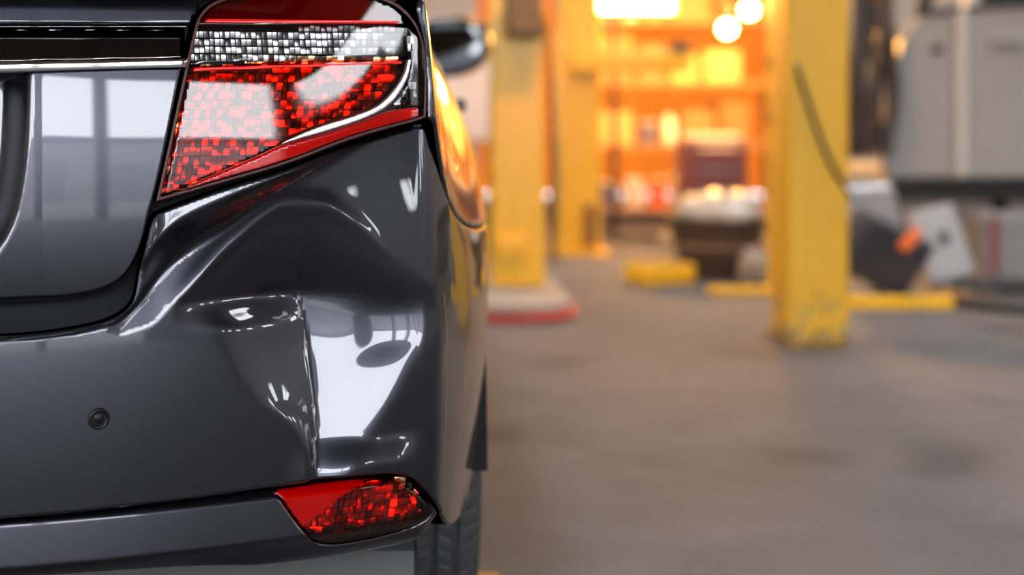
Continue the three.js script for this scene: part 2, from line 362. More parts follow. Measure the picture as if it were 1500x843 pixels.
function dent(u, Y) {
  if (u < 0.44 || u > 0.79) return 0;
  const r = 0.0035 + 0.010 * ss(0.56, 0.72, u), h = 0.005;
  u -= 0.006 * Math.sin((Y - 0.43) * 18);
  let d = 0.0048 * Math.exp(-(((u - 0.698) / 0.030) ** 2)) * (0.5 + 0.5 * Math.tanh((Y - 0.540 + (0.697 - u) * 0.35) / 0.013)) * ss(0.61, 0.575, Y);
  const G = [[-2, 0.07], [-1, 0.24], [0, 0.38], [1, 0.24], [2, 0.07]];
  for (const [k, w] of G) for (const [m, q] of G) d += w * q * hollow(u + m * h * 0.7, Y + k * r * 0.6);
  // metal pushed up into a soft lip round the top of the dent
  d -= 0.0045 * Math.exp(-(((Y - dRim(u) - 0.004) / 0.013) ** 2)) * ss(0.455, 0.50, u) * ss(0.71, 0.64, u);
  return d - 0.012 * ss(0.450, 0.412, Y) * ss(0.575, 0.655, u) * ss(0.745, 0.70, u);
}
const bevel = curve1([[0.40, 0], [0.43, 0.020], [0.455, 0.036], [0.48, 0.032], [0.51, 0.020], [0.55, 0.010], [0.60, 0.006], [0.70, 0]]);   // soft face below the ridge
const ramp = (x) => { x = clamp(x); return x * x * x * (x * (6 * x - 15) + 10); };
function bumperInset(u, Y) {
  const a = Math.abs(u), yt = ledgeTop(a), yr = ridgeOf(a), w = 1 - ss(0.735, 0.80, a);
  const L = Math.max(0.004, 0.006 + (trunkI(a, yt) - faceI(a, yt) - 0.010) * ss(0.39, 0.48, a)), t = clamp((Y - yr) / Math.max(0.003, yt - yr));
  return faceI(u, Y) + L * ramp(t / 0.82) * w + (a > 0.40 && a < 0.70 ? 0.225 * Math.min(soft(Y - yr + bevel(a), 0.003), bevel(a)) : 0) + (u > 0 ? dent(u, Y) : 0);
}
const bumperSkin = (u, Y, off = 0) => at(u, Y, bumperInset(u, Y) + off);
{
  const seam = [[0, 0.3945], [0.2957, 0.3967], [0.4289, 0.3992], [0.5682, 0.4027], [0.6267, 0.4062], [0.6876, 0.4055], [0.7193, 0.3945], [0.7434, 0.3707], [0.7858, 0.3383], [0.8231, 0.3096]];
  const uArch = (Y) => uOfZ(WHEEL.zr + Math.sqrt(Math.max(0, ARCH ** 2 - (Y - WHEEL.y) ** 2)));
  const arch = []; for (let k = 0; k <= 7; k++) { const Y = 0.285 + k * 0.05; arch.push([uArch(Y), Y]); }
  const right = [...seam, [0.90, 0.292], [1.02, 0.268], ...arch, [1.27, 0.638, 1], [1.10, 0.645], [0.95, 0.662], [0.83, 0.695], [0.785, 0.76], [0.768, 0.8015, 1], [0.7492, 0.8005, 1]];
  const top = [[0.6670, 0.7779], [0.6033, 0.7500], [0.5311, 0.7293], [0.4700, 0.7058], [0.4571, 0.7010], [0.4460, 0.6600], [0.4339, 0.6235], [0.4256, 0.6082], [0.4086, 0.5963], [0.3617, 0.5867], [0.2957, 0.5827], [0, 0.58]];
  const half = [...right, ...top];
  const mirrored = half.map((p) => [-p[0], p[1], p[2]]).reverse();
  const full = outline([...half.slice(1, -1), ...mirrored.slice(1, -1)], 3);
  const f = distance(full);
  mesh('rear_bumper', panel(f, bumperSkin, [0.28, 1.30, 0.225, 0.81], 0.0025, { r: 0.0035, lip: 0.02 }), M.paint, car);
  mesh('rear_bumper', panel(f, bumperSkin, [-1.30, 0.28, 0.225, 0.81], 0.012, { r: 0.0035, lip: 0.02 }), M.paint, car);
}
const recessF = distance(outline([[-0.3275, 0.9060], [0.3275, 0.9060], [0.3259, 0.8033], [0.3214, 0.7444], [0.3083, 0.6858], [0.2700, 0.6350], [-0.2700, 0.6350], [-0.3083, 0.6858], [-0.3214, 0.7444], [-0.3259, 0.8033]], 2));
// --- black skin behind the panels: shade of the gaps put into its colour
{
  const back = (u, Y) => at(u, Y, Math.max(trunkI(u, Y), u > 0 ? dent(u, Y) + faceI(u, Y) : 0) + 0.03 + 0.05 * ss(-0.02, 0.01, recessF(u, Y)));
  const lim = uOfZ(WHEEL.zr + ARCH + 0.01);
  mesh('gap_shade_shell', panel(() => 1, (u, Y) => back(u, Y), [-lim, lim, 0.335, 0.96], 0.012, { r: 0, lip: 0 }), M.innerBlack, car);
}
// --- boot lid with the number-plate recess
const lidSkin = (u, Y, off = 0) => { const d = recessF(u, Y); return at(u, Y, trunkI(u, Y) + off + 0.045 * ss(-0.004, 0.034, d) * ss(0.60, 0.70, Y) + 0.012 * ss(0.615, 0.60, Y)); };
{
  const h = [[0.2935, 0.6060], [0.3822, 0.6115], [0.4266, 0.6268], [0.4450, 0.6630], [0.4540, 0.7050], [0.4625, 0.7331], [0.4868, 0.8445], [0.4915, 0.8653, 1]];
  const q = outline([...h, ...h.map((p) => [-p[0], p[1], p[2]]).reverse()], 3);
  const f = distance(q);
  mesh('boot_lid', panel(f, lidSkin, [0.24, 0.50, 0.595, 0.87], 0.0015, { r: 0.004, lip: 0.02 }), M.paint, car);
  mesh('boot_lid', panel(f, lidSkin, [-0.50, 0.24, 0.595, 0.87], 0.008, { r: 0.004, lip: 0.02 }), M.paint, car);
  // gloss black garnish, leaning back, with a chrome bar under it
  const gs = (u, Y, off = 0) => at(u, Y, trunkI(u, Y) + off + 0.012 + 0.42 * (Y - 0.872));
  const gq = [[0.4975, 0.8755], [0.5045, 0.9112], [0.2929, 0.9085], [-0.2929, 0.9085], [-0.5045, 0.9112], [-0.4975, 0.8755], [-0.2929, 0.8700], [0.2929, 0.8700]].map((p) => [...p, 1]);
  mesh('boot_garnish', cutPanel(gq, gs, [0.008, 0.002], { r: 0.002, lip: 0.02, rounds: 1 }), M.darkChrome, car);
  const thin = [[0.5055, 0.9115], [0.506, 0.9135], [0.2929, 0.9108], [-0.2929, 0.9108], [-0.506, 0.9135], [-0.5055, 0.9115], [-0.2929, 0.9088], [0.2929, 0.9088]].map((p) => [...p, 1]);
  mesh('chrome_strip', cutPanel(thin, (u, Y, off = 0) => at(u, Y, trunkI(u, Y) + off + 0.024), [0.006, 0.0005], { r: 0.001, lip: 0.01, rounds: 1 }), M.chrome, car);
  const bar = (u, Y, off = 0) => { const yb = 0.8625 + 0.0095 * clamp(Math.abs(u) / 0.5) ** 2, t = (Y - yb) / 0.0075; return at(u, Y, trunkI(u, Y) - 0.010 + 0.0022 * t * t + off); };
  const cq = [[0.4965, 0.8745], [0.4940, 0.8645], [0.2932, 0.8570], [-0.2932, 0.8570], [-0.4940, 0.8645], [-0.4965, 0.8745], [-0.2932, 0.8700], [0.2932, 0.8700]].map((p) => [...p, 1]);
  mesh('chrome_bar', cutPanel(cq, bar, [0.006, 0.001], { r: 0.002, lip: 0.02, rounds: 1 }), M.chrome, car);
  // lid above the garnish and the deck behind it
  const up = (u, Y, off = 0) => at(u, Y, trunkI(u, Y) + off + 0.010 + 3.2 * Math.max(0, Y - 0.93) ** 1.5);
  const uq = [[0.508, 0.9145], [0.520, 0.9400], [0.535, 0.9600], [0.540, 0.985], [-0.540, 0.985], [-0.535, 0.9600], [-0.520, 0.9400], [-0.508, 0.9145], [-0.2929, 0.9118], [0.2929, 0.9118]].map((p) => [...p, 1]);
  mesh('boot_lid', cutPanel(uq, up, [0.008, 0.003], { r: 0.003, lip: 0.01, rounds: 1 }), M.paint, car);
}
// --- tail lamps: moulded reflectors behind red and clear lenses
function tailLamp() {
  const L = new THREE.Group(); L.name = 'tail_lamp';
  const S = trunkSkin;
  const O = [[0.4604, 0.7157, 1], [0.4822, 0.8125], [0.5030, 0.8947], [0.5137, 0.9277], [0.5380, 0.9453], [0.6077, 0.9605], [0.6859, 0.9548], [0.7167, 0.9443], [0.7295, 0.9318], [0.7474, 0.9115], [0.7580, 0.8797], [0.7498, 0.8077, 1], [0.6671, 0.7841], [0.6034, 0.7561], [0.5312, 0.7354]];
  const zone = {
    top: [[0.5098, 0.9132, 1], [0.5143, 0.9261], [0.5377, 0.9421], [0.6074, 0.9573], [0.6856, 0.9516], [0.7149, 0.9394], [0.7245, 0.9285], [0.7276, 0.9155, 1]],
    clear: [[0.5083, 0.9119, 1], [0.7283, 0.9142, 1], [0.7309, 0.8967], [0.7280, 0.8780, 1], [0.6138, 0.8755], [0.5008, 0.8673, 1]],
    red: [[0.5000, 0.8653, 1], [0.6136, 0.8735], [0.7272, 0.8760, 1], [0.7225, 0.8553], [0.7022, 0.8253], [0.6778, 0.8120], [0.6289, 0.7967], [0.5960, 0.7800, 1], [0.5802, 0.7709], [0.5125, 0.7416], [0.4698, 0.7239, 1]],
    band: [[0.5932, 0.7769, 1], [0.5960, 0.7815], [0.6290, 0.7975], [0.6778, 0.8128], [0.7028, 0.8262], [0.7232, 0.8550], [0.7288, 0.8760, 1], [0.7336, 0.8761, 1], [0.7276, 0.8490], [0.7101, 0.8206], [0.6810, 0.8042], [0.6360, 0.7890]],
    outer: [[0.7292, 0.9143, 1], [0.7359, 0.9080], [0.7486, 0.8971], [0.7530, 0.8795], [0.7470, 0.8205, 1], [0.7136, 0.8174], [0.7108, 0.8221], [0.7267, 0.8474], [0.7326, 0.8761], [0.7319, 0.8968]],
    rim: [[0.4669, 0.7202, 1], [0.5125, 0.7394], [0.5801, 0.7686], [0.5932, 0.7762], [0.6360, 0.7874], [0.6809, 0.8027], [0.7121, 0.8166], [0.7478, 0.8196, 1], [0.7470, 0.8093, 1], [0.6672, 0.7872], [0.6035, 0.7600], [0.5312, 0.7400]],
  };
  mesh('housing', cutPanel(O, (u, Y, o = 0) => S(u, Y, o + 0.040), 0.006, { r: 0, lip: 0 }), M.lampHousing, L);
  // frame between the lens and the bodywork
  const qo = outline(O), fo = distance(qo);
  mesh('lamp_frame', panel((u, v) => Math.min(fo(u, v), 0.0034 - fo(u, v)), (u, Y, o = 0) => S(u, Y, o), bounds(qo), 0.0013, { r: 0.0008, lip: 0.035 }), M.frameRed, L);
  const fz = {}; for (const k in zone) fz[k] = distance(outline(zone[k], 2));
  const inset = (k) => (u, v) => Math.max(fz[k](u, v), -1);
  mesh('lens', panel(inset('top'), S, bounds(zone.top), 0.003, { r: 0.0012, lip: 0.004 }), M.darkRedLens, L).userData.label = 'dark red upper lens';
  mesh('lens', panel(inset('clear'), S, bounds(zone.clear), 0.003, { r: 0.0012, lip: 0.004 }), M.clearLens, L).userData.label = 'clear reversing-light lens';
  mesh('lens', panel(inset('red'), S, bounds(zone.red), 0.003, { r: 0.0012, lip: 0.004 }), M.redLens, L).userData.label = 'red main lens';
  mesh('lens', panel(inset('outer'), S, bounds(zone.outer), 0.003, { r: 0.0012, lip: 0.004 }), M.clearLens, L).userData.label = 'clear outer lens at the corner';
  mesh('lens', panel(inset('rim'), S, bounds(zone.rim), 0.003, { r: 0.0012, lip: 0.004 }), M.redLens, L).userData.label = 'red lower lens strip';
  mesh('trim_band', panel(inset('band'), (u, Y, o = 0) => S(u, Y, o + 0.001), bounds(zone.band), 0.002, { r: 0.003, lip: 0.01 }), M.silver, L).userData.label = 'bright silver band below the red lens';
  mesh('reflector', facets((u, v) => fz.red(u, v) + 0.006, S, bounds(zone.red, 0.012), 0.0062, 0.0105, { depth: 0.026, tilt: 0.50, skew: 0.15, gap: 0.10, pillow: 1.2 }), M.reflectorWarm, L);
  mesh('reflector', facets(fz.clear, S, bounds(zone.clear), 0.0058, 0.0088, { depth: 0.020, tilt: 0.16, lean: 0.20, gap: 0.2, pillow: 0.9 }), M.reflector, L);
  mesh('reflector', facets(fz.outer, S, bounds(zone.outer), 0.006, 0.009, { depth: 0.012, tilt: 0.5, gap: 0.05 }), M.reflector, L);
  mesh('backing', panel(fz.rim, (u, Y, o = 0) => S(u, Y, o + 0.010), bounds(zone.rim), 0.004, { r: 0, lip: 0 }), M.redPlastic, L);
  mesh('backing', panel(fz.top, (u, Y, o = 0) => S(u, Y, o + 0.016), bounds(zone.top), 0.004, { r: 0, lip: 0 }), M.darkBacking, L);
  // bright red light bars
  const bars = [[[0.518, 0.9155, 1], [0.722, 0.9170, 1], [0.722, 0.9215, 1], [0.522, 0.9205, 1]], [[0.503, 0.8600, 1], [0.722, 0.8700, 1], [0.722, 0.8735, 1], [0.504, 0.8645, 1]]];
  for (const b of bars) mesh('light_bar', cutPanel(b, (u, Y, o = 0) => S(u, Y, o - 0.0006), 0.003, { r: 0.0015, lip: 0.003, rounds: 1 }), M.barRed, L);
  return L;
}
const lampR = tailLamp(); car.add(lampR);
{ const l = lampR.clone(); l.scale.x = -1; car.add(l); }

// --- lower valance with the red corner reflector
const valSkin = (u, Y, off = 0) => { const a = Math.abs(u); return at(u, Y, faceI(u, Y) + off + 0.004 + 1.1 * Math.max(0, 0.345 - Y) ** 1.5 * 6 + 0.17 * (Y - 0.345) + 0.010 * ss(0.385, 0.40, Y) - 0.006 * ss(0.50, 0.70, a) - 0.018 * ss(0.334, 0.306, Y) * ss(0.42, 0.58, a)); };
const reflPts = [[0.5756, 0.3950, 1], [0.6500, 0.3962], [0.6879, 0.3947], [0.7133, 0.3858], [0.7383, 0.3650], [0.7660, 0.3400], [0.7225, 0.3277], [0.6758, 0.3233], [0.6300, 0.3242], [0.6067, 0.3431]];
{
  const rf = distance(outline(reflPts));
  const q = outline([[0, 0.3885, 1], [0.2957, 0.3905, 1], [0.4290, 0.3930], [0.5684, 0.3962], [0.5760, 0.4], [0.62, 0.3985], [0.6879, 0.3965], [0.7150, 0.3870], [0.7410, 0.3650], [0.7780, 0.3360], [0.7800, 0.3180], [0.7430, 0.3020], [0.6925, 0.2964], [0.6307, 0.2998], [0.5712, 0.3052], [0.5205, 0.3146], [0.4299, 0.3223], [0.2955, 0.3300, 1], [0, 0.3330, 1]], 2);
  const f0 = distance(q);
  mesh('bumper_valance', panel((u, v) => Math.min(f0(u, v), -rf(u, v) - 0.0015), valSkin, [0.28, 0.80, 0.28, 0.405], 0.0025, { r: 0.003, lip: 0.02 }), M.paint, car);
  mesh('bumper_valance', panel(f0, valSkin, [0, 0.28, 0.28, 0.405], 0.01, { r: 0.003, lip: 0.02 }), M.paint, car);
  const left = mesh('bumper_valance', panel((u, v) => Math.min(f0(u, v), -rf(u, v) - 0.0015), valSkin, [0, 0.80, 0.28, 0.405], 0.006, { r: 0.003, lip: 0.02 }), M.paint, car); left.scale.x = -1;
  const R = new THREE.Group(); R.name = 'corner_reflector';
  mesh('lens', panel(rf, (u, Y, o = 0) => valSkin(u, Y, o + 0.001), bounds(outline(reflPts)), 0.003, { r: 0.002, lip: 0.01 }), M.redLens, R);
  const plain = distance(outline([[0.578, 0.394, 1], [0.682, 0.394, 1], [0.640, 0.375], [0.604, 0.350, 1]], 1));
  mesh('reflex', panel((u, v) => Math.min(plain(u, v), rf(u, v) - 0.002), (u, Y, o = 0) => valSkin(u, Y, o + 0.006), [0.57, 0.70, 0.34, 0.40], 0.003, { r: 0.001, lip: 0.002 }), M.redPlastic, R);
  mesh('reflector', facets((u, v) => Math.min(rf(u, v) + 0.011, -plain(u, v)), valSkin, [0.58, 0.79, 0.312, 0.398], 0.0068, 0.0085, { depth: 0.018, tilt: 0.55, gap: 0.08, skew: 0.2, pillow: 1.0 }), M.reflectorWarm, R);
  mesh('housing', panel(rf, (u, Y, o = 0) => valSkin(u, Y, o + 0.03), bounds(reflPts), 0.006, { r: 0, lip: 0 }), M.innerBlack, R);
  car.add(R); const l = R.clone(); l.scale.x = -1; car.add(l);
}
// --- parking sensors
for (const s of [1, -1]) {
  const u = 0.3914 * s, Y = 0.4951, p = at(u, Y, faceI(u, Y)), ph = plan(u)[2];
  const g = new THREE.Group(); g.name = 'parking_sensor'; g.position.copy(p); g.rotation.y = ph; car.add(g);
  mesh('sensor_ring', new THREE.LatheGeometry([[0.0062, -0.004], [0.0066, 0.0006], [0.0085, 0.0022], [0.0108, 0.0018], [0.0118, -0.001]].map((q) => new THREE.Vector2(...q)), 36).rotateX(Math.PI / 2), M.sensorBlack, g);
  mesh('sensor_face', new THREE.LatheGeometry([[0, 0.0012], [0.004, 0.001], [0.0058, 0.0002], [0.0066, -0.003]].map((q) => new THREE.Vector2(...q)), 28).rotateX(Math.PI / 2), M.sensorBlack, g);
}
// --- flank: quarter panel, doors, wing on both sides
{
  const side = (u, Y, o = 0) => at(u, Y, trunkI(u, Y) + o);
  const archPts = (zc, a0, a1, n = 14) => { const o = []; for (let k = 0; k <= n; k++) { const a = rad(a0 + (a1 - a0) * k / n); o.push([uOfZ(zc + Math.cos(a) * ARCH), WHEEL.y + Math.sin(a) * ARCH]); } return o; };
  const zu = (z) => uOfZ(z);
  const aR = archPts(WHEEL.zr, 78, 10 + 170 - 8, 12).filter((p) => p[1] > 0.2);
  const quarter = [[0.756, 0.8060, 1], [0.770, 0.8035], [0.787, 0.761], [0.832, 0.697], [0.952, 0.664], [1.10, 0.647], [1.272, 0.640, 1], ...archPts(WHEEL.zr, 80, 172, 12), [zu(-1.31), 0.25, 1], [zu(-1.34), 0.55, 1], [zu(-1.28), 0.80], [zu(-1.22), 0.93, 1], [0.80, 0.955, 1], [0.742, 0.945], [0.756, 0.9115], [0.764, 0.8797]];
  const rdoor = [[zu(-1.315), 0.25, 1], [zu(-1.345), 0.55], [zu(-1.285), 0.80], [zu(-1.225), 0.93, 1], [zu(-2.10), 0.93, 1], [zu(-2.10), 0.25, 1]];
  const fdoor = [[zu(-2.106), 0.25, 1], [zu(-2.106), 0.93, 1], [zu(-3.05), 0.93, 1], [zu(-3.08), 0.25, 1]];
  const aF = archPts(WHEEL.zf, 4, 178, 16);
  const wing = [[zu(-3.055), 0.93, 1], [zu(-3.085), 0.25, 1], [zu(-3.10), 0.25, 1], ...aF, [zu(-3.82), 0.25, 1], [zu(-4.1), 0.30, 1], [zu(-4.1), 0.75, 1], [zu(-3.7), 0.88]];
  const sill = [[zu(-1.30), 0.245, 1], [zu(-3.10), 0.245, 1], [zu(-3.10), 0.17, 1], [zu(-1.30), 0.17, 1]];
  for (const [name, pts, st] of [['quarter_panel', quarter, 0.006], ['rear_door', rdoor, 0.02], ['front_door', fdoor, 0.02], ['front_wing', wing, 0.02], ['sill', sill, 0.02]]) {
    const g = cutPanel(pts, side, st, { r: 0.004, lip: 0.02, rounds: 2 });
    mesh(name, g, M.paint, car); const l = mesh(name, g, M.paint, car); l.scale.x = -1;
  }
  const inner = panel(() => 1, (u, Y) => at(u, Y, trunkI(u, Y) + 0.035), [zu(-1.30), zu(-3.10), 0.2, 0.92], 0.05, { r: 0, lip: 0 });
  mesh('gap_shade_shell', inner, M.innerBlack, car); mesh('gap_shade_shell', inner, M.innerBlack, car).scale.x = -1;  // dark sheet whose colour supplies the shade in the door gaps
  // door handles and mirrors
  for (const s of [1, -1]) {
    for (const z of [-1.50, -2.36]) {
      const u = zu(z), p = side(u, 0.815, -0.022);
      const h = mesh('door_handle', rbox(0.024, 0.030, 0.19, 0.010), M.paint, car); h.position.set(p.x * s, p.y, p.z);
    }
    const m = new THREE.Group(); m.name = 'door_mirror'; m.position.set(s * 0.872, 0.990, -3.05); m.scale.set(1.22 * s, 1.22, 1.22); m.rotation.set(0.10, -0.26 * s, 0); car.add(m);
    const shell = new THREE.SphereGeometry(1, 36, 24), p = shell.attributes.position;
    for (let i = 0; i < p.count; i++) {
      let x = p.getX(i), y = p.getY(i), z = p.getZ(i);
      const q = (v, e) => Math.sign(v) * Math.abs(v) ** e;
      x = q(x, 0.75) * 0.108; y = q(y, 0.8) * 0.078; z = z > 0 ? Math.min(z, 0.35) * 0.12 : z * 0.10;
      p.setXYZ(i, x, y + x * 0.10, z);
    }
    shell.computeVertexNormals();
    mesh('mirror_shell', shell, M.blackGloss, m);
    const gl = new THREE.SphereGeometry(1, 36, 12), gp = gl.attributes.position;
    for (let i = 0; i < gp.count; i++) { const q = (v, e) => Math.sign(v) * Math.abs(v) ** e, x = q(gp.getX(i), 0.75) * 0.092, y = q(gp.getY(i), 0.8) * 0.064; gp.setXYZ(i, x, y + x * 0.1, 0.043 + gp.getZ(i) * 0.002); }
    gl.computeVertexNormals(); mesh('mirror_glass', gl, M.mirrorGlass, m);
    mesh('mirror_stalk', rbox(0.12, 0.03, 0.05, 0.012, -0.12, -0.065, -0.03), M.blackPlastic, m);
  }
  // cabin: glass, pillars, roof, bonnet
  const ribs = [[-0.42, 0.965, 0.985, 0.66, 0.62], [-0.62, 0.955, 1.08, 0.70, 0.60], [-1.15, 0.94, 1.36, 0.735, 0.56], [-1.5, 0.935, 1.44, 0.745, 0.55], [-2.1, 0.93, 1.47, 0.75, 0.56], [-2.55, 0.93, 1.42, 0.75, 0.58], [-3.25, 0.935, 1.00, 0.74, 0.66]];
  const quad = (a, b, c, d) => { const g = new THREE.BufferGeometry(); g.setAttribute('position', new THREE.Float32BufferAttribute([...a, ...b, ...c, ...a, ...c, ...d], 3)); g.setAttribute('uv', new THREE.Float32BufferAttribute([0, 0, 1, 0, 1, 1, 0, 0, 1, 1, 0, 1], 2)); g.computeVertexNormals(); return g; };
  const loft = (i0, i1, f) => { const l = []; for (let i = i0; i < i1; i++) l.push(...f(ribs[i], ribs[i + 1])); return mergeVertices(merge(l).deleteAttribute('normal').deleteAttribute('uv')); };
  const fin = (g) => { g.computeVertexNormals(); return g; };
  const roofF = (a, b) => { const o = [], n = 8; for (let k = 0; k < n; k++) { const X = (r, t) => [r[4] * (2 * t - 1), r[2] + 0.05 * (1 - (2 * t - 1) ** 2), r[0]]; o.push(quad(X(a, k / n), X(a, (k + 1) / n), X(b, (k + 1) / n), X(b, k / n))); } return o; };
  mesh('rear_window', fin(loft(0, 2, roofF)), M.glass, car);
  mesh('roof', fin(loft(2, 5, roofF)), M.paint, car);
  mesh('windscreen', fin(loft(5, 6, roofF)), M.glass, car);
  for (const s of [1, -1]) mesh('side_windows', fin(loft(1, 6, (a, b) => [quad([s * a[3], a[1], a[0]], [s * a[4], a[2], a[0]], [s * b[4], b[2], b[0]], [s * b[3], b[1], b[0]])])), M.glass, car);
  for (const s of [1, -1]) {
    mesh('pillar', tube([[s * 0.66, 0.96, -0.42], [s * 0.61, 1.09, -0.66], [s * 0.57, 1.37, -1.2], [s * 0.555, 1.46, -1.7], [s * 0.57, 1.47, -2.15], [s * 0.59, 1.41, -2.55], [s * 0.70, 1.0, -3.25]], 0.035, 60, 8), M.paint, car);
    mesh('pillar', tube([[s * 0.745, 0.93, -2.08], [s * 0.56, 1.46, -2.02]], 0.035, 6, 8), M.blackPlastic, car);
  }
  const deck = []; { const rows = [[-0.10, 0.945, 0.52], [-0.22, 0.972, 0.56], [-0.44, 0.978, 0.64]]; for (let i = 0; i < 2; i++) for (let k = 0; k < 8; k++) { const X = (r, t) => [r[2] * (2 * t - 1), r[1] + 0.012 * (1 - (2 * t - 1) ** 2), r[0] - (i === 0 && r === rows[0] ? 0.30 * (2 * t - 1) ** 2 * 0.4 : 0)]; deck.push(quad(X(rows[i], k / 8), X(rows[i], (k + 1) / 8), X(rows[i + 1], (k + 1) / 8), X(rows[i + 1], k / 8))); } }
  mesh('boot_deck', fin(mergeVertices(merge(deck).deleteAttribute('normal').deleteAttribute('uv'))), M.paint, car);
  for (const s of [1, -1]) mesh('shoulder', fin(quad([s * 0.74, 0.93, -0.34], [s * 0.60, 0.972, -0.30], [s * 0.72, 0.965, -1.0], [s * 0.755, 0.93, -1.0])), M.paint, car);
  mesh('bonnet', rbox(1.42, 0.06, 0.95, 0.028, 0, 0.93, -3.66), M.paint, car);
  mesh('car_nose', rbox(1.50, 0.62, 0.28, 0.10, 0, 0.58, -4.15), M.paint, car);
  mesh('underbody', box(1.45, 0.06, 3.6, 0, 0.22, -2.2), std(rgb(0.06, 0.06, 0.062), 0.8), car);
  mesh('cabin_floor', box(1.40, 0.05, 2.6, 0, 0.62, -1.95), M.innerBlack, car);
}
// --- wheels with grooved tread
{
  const tyre = (() => {
    const na = 420, nx = 72, pos = [], idx = [], R = WHEEL.r, half = WHEEL.w / 2;
    for (let i = 0; i <= na; i++) for (let j = 0; j <= nx; j++) {
      const t = (j / nx) * 2 - 1, x = t * half, a = i / na * 2 * Math.PI;
      let r = R - 0.012 * Math.abs(t) ** 4 - (Math.abs(t) > 0.9 ? 0.10 * ((Math.abs(t) - 0.9) / 0.1) ** 1.6 : 0);
      const grooves = [-0.52, -0.17, 0.17, 0.52]; let dep = 0;
      for (const g of grooves) dep = Math.max(dep, ss(0.055, 0.03, Math.abs(t - g)));
      const rib = Math.floor((t + 0.87) / 0.35), ph = (a * 66 / (2 * Math.PI) + t * (rib % 2 ? 1.9 : -1.9) + rib * 0.37) % 1;
      if (Math.abs(t) < 0.88) dep = Math.max(dep, 0.8 * ss(0.12, 0.05, Math.abs(((ph + 1) % 1) - 0.5)));
      r -= 0.008 * dep * (Math.abs(t) < 0.92 ? 1 : 0);
      pos.push(x, Math.sin(a) * r, Math.cos(a) * r);
    }
    for (let i = 0; i < na; i++) for (let j = 0; j < nx; j++) { const k = i * (nx + 1) + j; idx.push(k, k + nx + 1, k + 1, k + 1, k + nx + 1, k + nx + 2); }
    const g = new THREE.BufferGeometry(); g.setAttribute('position', new THREE.Float32BufferAttribute(pos, 3)); g.setIndex(idx); g.computeVertexNormals(); return g;
  })();
  const disc = merge([cyl(0.20, 0.20, 0.10, 0, 0, 0, 40).rotateZ(Math.PI / 2), cyl(0.205, 0.19, 0.03, 0, 0.07, 0, 40).rotateZ(-Math.PI / 2)]);
  for (const z of [WHEEL.zr, WHEEL.zf]) for (const s of [1, -1]) {
    const w = new THREE.Group(); w.name = 'wheel'; w.position.set(s * WHEEL.x, WHEEL.y, z); w.scale.x = s; car.add(w);
    mesh('tyre', tyre, M.rubber, w); mesh('rim', disc, M.wheelMetal, w);
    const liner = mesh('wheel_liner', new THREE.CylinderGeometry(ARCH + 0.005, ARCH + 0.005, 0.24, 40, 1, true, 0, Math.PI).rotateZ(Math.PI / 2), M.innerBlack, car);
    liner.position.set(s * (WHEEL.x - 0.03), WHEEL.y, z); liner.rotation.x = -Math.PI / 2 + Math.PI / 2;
  }
}

// ------------------------------------------------------------------ lifts and things at the back of the workshop
const boxUV = (g, s) => { const p = g.attributes.position, n = g.attributes.normal, uv = g.attributes.uv; for (let i = 0; i < p.count; i++) { const ax = Math.abs(n.getX(i)), ay = Math.abs(n.getY(i)); uv.setXY(i, (ax > 0.5 ? p.getZ(i) : p.getX(i)) * s, (ay > 0.5 ? p.getZ(i) : p.getY(i)) * s); } return g; };
const chippedYellow = (() => {
  // 0.6 m x 3.6 m sheet of yellow enamel; bare chips low on the post and a few scrapes at hip height
  const t = canvasTexture(256, 1536, (c, w, h) => {
    c.fillStyle = 'rgb(232,172,18)'; c.fillRect(0, 0, w, h);
    const Yp = (m) => h - m / 3.6 * h;
    for (let i = 0; i < 900; i++) { c.fillStyle = `rgba(${rnd() < 0.5 ? '200,140,10' : '245,190,40'},${rr(0.04, 0.12)})`; c.fillRect(rnd() * w, rnd() * h, rr(2, 20), rr(4, 60)); }
    for (let i = 0; i < 260; i++) { const m = 0.02 + 0.16 * rnd() ** 2; c.fillStyle = rnd() < 0.6 ? 'rgba(150,140,118,0.9)' : 'rgba(110,84,50,0.9)'; c.beginPath(); c.ellipse(rnd() * w, Yp(m), rr(1, 7), rr(1, 5), rr(0, 3), 0, 7); c.fill(); }
  });
  return phys({ color: 0xffffff, map: t, roughness: 0.45, clearcoat: 0.2, clearcoatRoughness: 0.3 });
})();
const postUV = (g) => { const p = g.attributes.position, n = g.attributes.normal, uv = g.attributes.uv; for (let i = 0; i < p.count; i++) uv.setXY(i, (Math.abs(n.getX(i)) > 0.5 ? p.getZ(i) : p.getX(i)) / 0.6 + 0.5, p.getY(i) / 3.6); return g; };
const darkSteel = std(rgb(0.05, 0.045, 0.04), 0.5, 0.6), greySteel = std(rgb(0.35, 0.34, 0.33), 0.4, 0.8);
